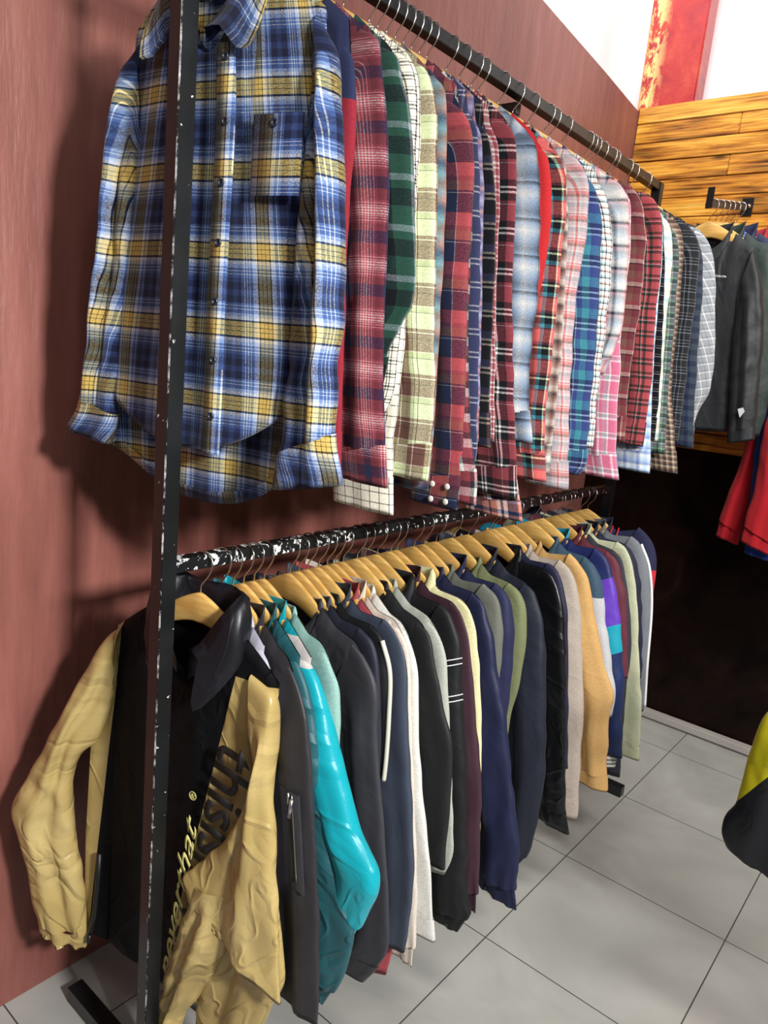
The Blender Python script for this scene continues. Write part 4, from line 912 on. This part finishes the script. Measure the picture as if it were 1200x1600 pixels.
# big soft collar, aisle side
def collar_big(g):
    n = 31; ta = np.linspace(-PI * 0.93, PI * 0.93, n); rows = []; uv = []
    for r, (out, up) in enumerate([(0, 0.0), (0.004, 0.035), (0.008, 0.068), (0.016, 0.080), (0.026, 0.070), (0.034, 0.035), (0.038, 0.0), (0.034, -0.03)]):
        fr = np.clip((np.abs(ta) - 1.2) / 1.6, 0, 1)
        u = (0.085 + out * 0.8) * np.sin(ta) * (1 - 0.05 * fr) + 0.03 * fr * (ta > 0) * (r > 3)
        base = np.where(np.abs(ta) < PI / 2, -0.118 - 0.012 * np.cos(ta) ** 2, -0.118 - 0.10 * np.cos(ta) ** 2)
        z = base + up * (1 - 0.25 * fr) - 0.02 * fr * (r > 4)
        w = -np.cos(ta) * (0.034 + out * 0.7) + 0.006 * np.sin(ta * 5 + r)
        rows.append(np.stack([u, w, z], -1)); uv.append(np.stack([ta * .08, np.full(n, up - out)], -1))
    return link('collar', grid_mesh('collar', g.place(np.array(rows)), np.array(uv)), g.root, c_black)
collar_big(g)
# pocket zip on the wall side
pz = g.strip('pocket_zip', [(u, 0.030, z) for u, z in ((-0.222, -0.672), (-0.224, -0.74), (-0.230, -0.82), (-0.238, -0.868))], 0.0058, M['zipk'])
g.strip('zip_pull', [(-0.238, 0.034, -0.866), (-0.240, 0.034, -0.884)], 0.005, M['zipk'])
def lettering(g, text, size, start, ang, w, mat, name, shear=0.0, bold=0.0, ext=1.0, squash=1.0):
    cu = bpy.data.curves.new(name, 'FONT'); cu.body = text; cu.size = size; cu.shear = shear; cu.offset = bold; cu.space_character = ext; cu.resolution_u = 3
    to = bpy.data.objects.new('tmp', cu); C.objects.link(to)
    dg = bpy.context.evaluated_depsgraph_get(); me = bpy.data.meshes.new_from_object(to.evaluated_get(dg)); bpy.data.objects.remove(to)
    bm = bmesh.new(); bm.from_mesh(me)
    bmesh.ops.triangulate(bm, faces=bm.faces[:])
    ca, sa = math.cos(ang), math.sin(ang)
    for v in bm.verts:
        x, y = v.co.x, v.co.y * squash
        u = start[0] + x * ca - y * sa; z = start[1] + x * sa + y * ca
        q = g.place(np.array([[u, w, z]]))[0]; v.co = q
    r = bmesh.ops.extrude_face_region(bm, geom=bm.faces[:])
    for v in [e for e in r['geom'] if isinstance(e, bmesh.types.BMVert)]: v.co.y -= 0.0012
    nm = bpy.data.meshes.new(name); bm.to_mesh(nm); bm.free()
    return link(name, nm, g.root, mat)
lettering(g, 'thisisneverthat', 0.125, (0.104, -0.300), math.radians(-101), 0.0360, M['black_print'], 'black_lettering', bold=0.0022, ext=0.98)
lettering(g, 'neverthat', 0.096, (0.004, -0.875), math.radians(82), 0.0360, M['gold_print'], 'gold_lettering', squash=0.5, shear=0.55, bold=0.0008, ext=1.0)
lettering(g, '\u00ae', 0.024, (0.050, -0.448), math.radians(80), 0.0360, M['gold_print'], 'gold_mark')
put_hanger((RX, 0.80, ZL), A, 'wooden hanger in the neck of the gold and black windbreaker', HL)

# ------------------------------------------------------------------ sloping display arm on the plank wall with jackets
def arm(name, label, x, y0, z0, y1, z1):
    r = thing(name, label, 'wall bracket', (x, y0, z0))
    L = math.hypot(y1 - y0, z1 - z0); a = math.atan2(z0 - z1, y0 - y1)
    bm = bmesh.new(); add_box(bm, -0.006, 0.006, -L, 0, -0.014, 0.014, 0.001)
    bmesh.ops.rotate(bm, verts=bm.verts[:], cent=(0, 0, 0), matrix=Matrix.Rotation(a, 3, 'X'))
    link('arm', bm_mesh('arm', bm), r, M['steel_clean'])
    e = Vector((0, y1 - y0, z1 - z0))
    bm = bmesh.new(); add_box(bm, e.x - 0.012, e.x + 0.012, e.y - 0.006, e.y, e.z - 0.018, e.z + 0.055, 0.001); link('end_stop', bm_mesh('end_stop', bm), r, M['steel_clean'])
    bm = bmesh.new(); add_box(bm, -0.022, 0.022, -0.004, 0.0, -0.035, 0.035, 0.001); link('wall_plate', bm_mesh('wall_plate', bm), r, M['steel_clean'])
    bm = bmesh.new(); bmesh.ops.create_uvsphere(bm, u_segments=12, v_segments=6, radius=0.008); bm2 = link('bolt', bm_mesh('bolt', bm, True), r, M['zipm']); bm2.location = (0.012, -0.02, 0.0)
    return r
AX, AZ = -0.959, CAM_H + 0.665
arm('display_arm', 'short black sloping display arm with upturned end on the plank wall', AX, 3.362, AZ + 0.083, 2.90, AZ)
def arm_z(y): return AZ + (y - 2.90) * 0.18
GB = 'jackets on the display arm'; HB = 'hangers on the display arm'
back = [('outdoor_jacket', 'black outdoor jacket with small white chest logo hanging on the display arm', 2.93, 0.0, '#202225', 0.5, 'stand', [0.175, -0.165, 0.227, -0.289, 0.261, -0.442, 0.28, -0.621, 0.300, -0.826], 0.0),
        ('outdoor_jacket', 'dark grey green jacket right behind the black outdoor jacket', 3.00, 0.02, '#26332f', 0.5, 'stand', [0.197, -0.167, 0.241, -0.334, 0.272, -0.536, 0.280, -0.721, 0.270, -0.83], 0.02),
        ('light_jacket', 'royal blue jacket between the grey green one and the plank wall', 3.065, 0.0, '#2c4da0', 0.5, 'shirt', [0.21, -0.17, 0.245, -0.33, 0.25, -0.60, 0.265, -0.80], 0.0),
        ('light_jacket', 'navy jacket with upright collar behind the blue one on the display arm', 3.125, 0.0, '#1d2546', 0.5, 'stand', [0.21, -0.17, 0.24, -0.33, 0.25, -0.60, 0.25, -0.78], 0.03),
        ('light_jacket', 'red and black jacket near the wall end of the display arm', 3.19, 0.0, '#9c1f2c', 0.5, 'shirt', [0.21, -0.17, 0.24, -0.33, 0.25, -0.60, 0.25, -0.76], 0.05),
        ('light_jacket', 'orange jacket closest to the plank wall on the display arm', 3.26, 0.0, '#c8502c', 0.5, 'stand', [0.19, -0.17, 0.21, -0.33, 0.22, -0.60, 0.22, -0.70], -0.02)]
for i, (nm, desc, y, a, colr, w, ck, pts, du) in enumerate(back):
    P = tri(pts); m = plain('display_jacket_cloth_%d' % i, colr, 0.55, w, 0.35, 0.02)
    z = arm_z(y)
    g = Garment(nm, desc, 'jacket', (AX + du, y, z), a, GB, m, 900 + i * 5, 0.024 if i < 2 else 0.017, 0.006 if i == 0 else 0.004)
    g.torso(tipz=P[0, 1], sw=P[0, 0], hemf=-0.80 - 0.02 * (i < 1), hemb=-0.80 - 0.02 * (i < 1), hcurve=0.01, mid=0.20, hemw=0.205, drop=0.09, nw=0.08)
    if i == 0:
        s = g.sleeve(P, 1, 'band', inner=[(0.150, -0.345), (0.160, -0.42), (0.170, -0.538), (0.195, -0.721), (0.215, -0.850)], w0=0.012, w1=0.025, elbow=0.006, cufflen=0.05)
        g.sleeve(wall_side(P), -1, 'band', width=(0.14, 0.11), elbow=0.004)
        lettering(g, 'Columbia', 0.0105, (0.064, -0.262), math.radians(-3), 0.0335, M['grey_print'], 'chest_logo', bold=0.0004)
        bm = bmesh.new()
        vs = [bm.verts.new(v) for v in ((0.235, -0.062, -0.722), (0.252, -0.062, -0.715), (0.260, -0.062, -0.728), (0.247, -0.062, -0.752))]
        bm.faces.new(vs); r_ = bmesh.ops.extrude_face_region(bm, geom=bm.faces[:])
        for v in [e for e in r_['geom'] if isinstance(e, bmesh.types.BMVert)]: v.co.y -= 0.001
        link('sleeve_emblem', bm_mesh('sleeve_emblem', bm), g.root, M['grey_print'])
        g.strip('front_zip', [(0.012, 0.030, -0.19), (0.010, 0.034, -0.45), (0.012, 0.034, -0.81)], 0.004, M['zipk'])
    else:
        g.sleeve(P, 1, None, width=(0.15, 0.12)); g.sleeve(wall_side(P), -1, None, width=(0.15, 0.12))
    g.collar(ck, flat=0.022, h=0.04, leaf=0.055)
    rz = a
    h = put_hanger((AX + 0.0, y, z), rz, 'pale wooden hanger holding the ' + ' '.join(desc.split()[:8]), HB)
    if du: h.location.x += du * 0.0
# lower arm with the red tops
arm('display_arm', 'lower black display arm hidden behind the jackets, holding the red tops', -0.48, 3.362, CAM_H + 0.25, 3.02, CAM_H + 0.20)
for i, (desc, y, x, out, inn, colr) in enumerate([
        ('red sweatshirt with ribbed cuff hanging below the black jacket, nearest of the two', 3.05, -0.44, [(-0.150, -0.170), (-0.195, -0.185), (-0.222, -0.29), (-0.222, -0.409), (-0.216, -0.555), (-0.225, -0.657), (-0.228, -0.760)], [(-0.15, -0.35), (-0.13, -0.45), (-0.11, -0.58), (-0.105, -0.68), (-0.105, -0.795)], '#a81c26'),
        ('royal blue sweatshirt whose cuff peeks out between the two red ones', 3.095, -0.47, [(-0.150, -0.170), (-0.195, -0.185), (-0.222, -0.29), (-0.222, -0.409), (-0.21, -0.555), (-0.20, -0.657), (-0.19, -0.815)], [(-0.15, -0.35), (-0.13, -0.45), (-0.11, -0.58), (-0.105, -0.68), (-0.095, -0.83)], '#1f3f8f'),
        ('red sweatshirt farther back whose left cuff hangs nearest to the check shirts', 3.14, -0.50, [(-0.150, -0.170), (-0.195, -0.185), (-0.225, -0.273), (-0.236, -0.397), (-0.248, -0.526), (-0.273, -0.66), (-0.284, -0.789)], [(-0.150, -0.35), (-0.15, -0.415), (-0.165, -0.516), (-0.18, -0.66), (-0.190, -0.809)], '#b01e28')]):
    m = plain('sweatshirt_cloth_%d' % i, colr, 0.9, 0.3, 0.15, 0.1)
    z = CAM_H + 0.205 + (y - 3.02) * 0.15
    g = Garment('sweatshirt', desc, 'sweatshirt', (x, y, z), 0.0, 'sweatshirts below the jackets', m, 950 + i * 7, 0.020, 0.005)
    g.torso(tipz=-0.185, sw=0.21, hemf=-0.78, hemb=-0.78, hcurve=0.01, mid=0.19, hemw=0.20)
    o = g.limb('sleeve', out, inn, m, 0.006, 0.010, (0.016, 0.026, 0.022), t1=0.90, lip=False, seed=3, elbow=0.003)
    g.limb('cuff', out, inn, m, 0.006, 0.010, (0.016, 0.026, 0.018), t0=0.896, rows=8, grow=-0.003, seed=3, parent=o)
    P = [(-a, b) for a, b in out]; Q = [(-a, b) for a, b in inn]
    o = g.limb('sleeve', P, Q, m, 0.006, 0.010, (0.016, 0.026, 0.022), t1=0.90, lip=False, seed=4, elbow=0.003)
    g.limb('cuff', P, Q, m, 0.006, 0.010, (0.016, 0.026, 0.018), t0=0.896, rows=8, grow=-0.003, seed=4, parent=o)
    g.collar('crew', flat=0.02, h=0.03)
    put_hanger((x, y, z), 0.0, 'wooden hanger holding the ' + ' '.join(desc.replace(',', '').split()[:11]), HB)

# ------------------------------------------------------------------ black and yellow jacket at the right edge, on a rail of its own
r2 = thing('clothes_rack', 'black clothes rail on the aisle side holding the black and yellow jacket', 'clothes rack', (0.05, 1.45, 0))
for nm, a_, b_ in (('post', (-0.015, -0.015, 0), (0.015, 0.015, 1.2)), ('post', (-0.015, 0.885, 0), (0.015, 0.915, 1.2)), ('rail', (-0.0125, 0.015, 1.143), (0.0125, 0.885, 1.168))):
    pass
for nm, a_, b_ in (('post', (-0.0155, 0.985, 0), (0.0155, 1.015, 1.1675)), ('rail', (-0.0125, -0.10, 1.1425), (0.0125, 0.985, 1.1675)), ('foot', (-0.02, 0.98, 0), (0.25, 1.02, 0.03))):
    bm = bmesh.new(); add_box(bm, a_[0], b_[0], a_[1], b_[1], a_[2], b_[2], 0.001); link(nm, bm_mesh(nm, bm), r2, M['steel_clean'])
k = NT('black_yellow_nylon'); co, o = k.obj()
yl = k.math('LESS_THAN', k.math('SUBTRACT', o[0], k.math('MULTIPLY', k.math('ADD', o[2], 0.375), 0.55)), -0.249)
cloth_finish(k, k.mix(yl, lin('#15171c'), lin('#c9bd1c')), 0.6, 0.4, 0.4, 0.0)
g = Garment('windbreaker', 'black jacket with a yellow sleeve strip at the right edge of the photo', 'jacket', (0.05, 1.78, CAM_H - 0.385), 0.0, None, k.m, 990, 0.030, 0.004)
g.torso(tipz=-0.17, sw=0.22, hemf=-0.66, hemb=-0.665, hcurve=0.02, mid=0.22, hemw=0.22)
dx = -0.05
g.limb('sleeve', [(-0.205, -0.175), (-0.24, -0.22), (-0.275, -0.27), (-0.313, -0.30), (-0.326, -0.361), (-0.330, -0.447), (-0.335, -0.524), (-0.350, -0.570), (-0.350, -0.615), (-0.335, -0.642)],
       [(-0.18, -0.36), (-0.19, -0.40), (-0.20, -0.46), (-0.205, -0.52), (-0.208, -0.58), (-0.21, -0.63), (-0.215, -0.672)], k.m, 0.02, 0.03, (0.016, 0.03, 0.022), rows=60, elbow=0.003, seed=2)
g.limb('sleeve', [(0.205, -0.175), (0.24, -0.22), (0.275, -0.27), (0.313, -0.45), (0.32, -0.72)], [(0.18, -0.36), (0.19, -0.45), (0.20, -0.60), (0.20, -0.72)], k.m, 0.0, 0.0, (0.016, 0.03, 0.022), seed=4)
g.collar('stand', flat=0.03)
put_hanger((0.05, 1.78, CAM_H - 0.385), 0.0, 'wooden hanger holding the black and yellow jacket at the right edge', 'hanger on the aisle rail')

# striped cuff end of the navy windbreaker, seen just above the floor joint
g, P, th = LG['L26']
st = plaid('black_white_striped_rib', 'w60', 'w7 k6')
x, z = P[-1]
g.limb('striped_cuff', [(x - 0.004, z + 0.004), (x - 0.010, z - 0.040)], [(x - 0.100, z + 0.004), (x - 0.085, z - 0.040)], st, 0.004, 0.004, (th, th, th), rows=8, grow=-0.004, seed=3)
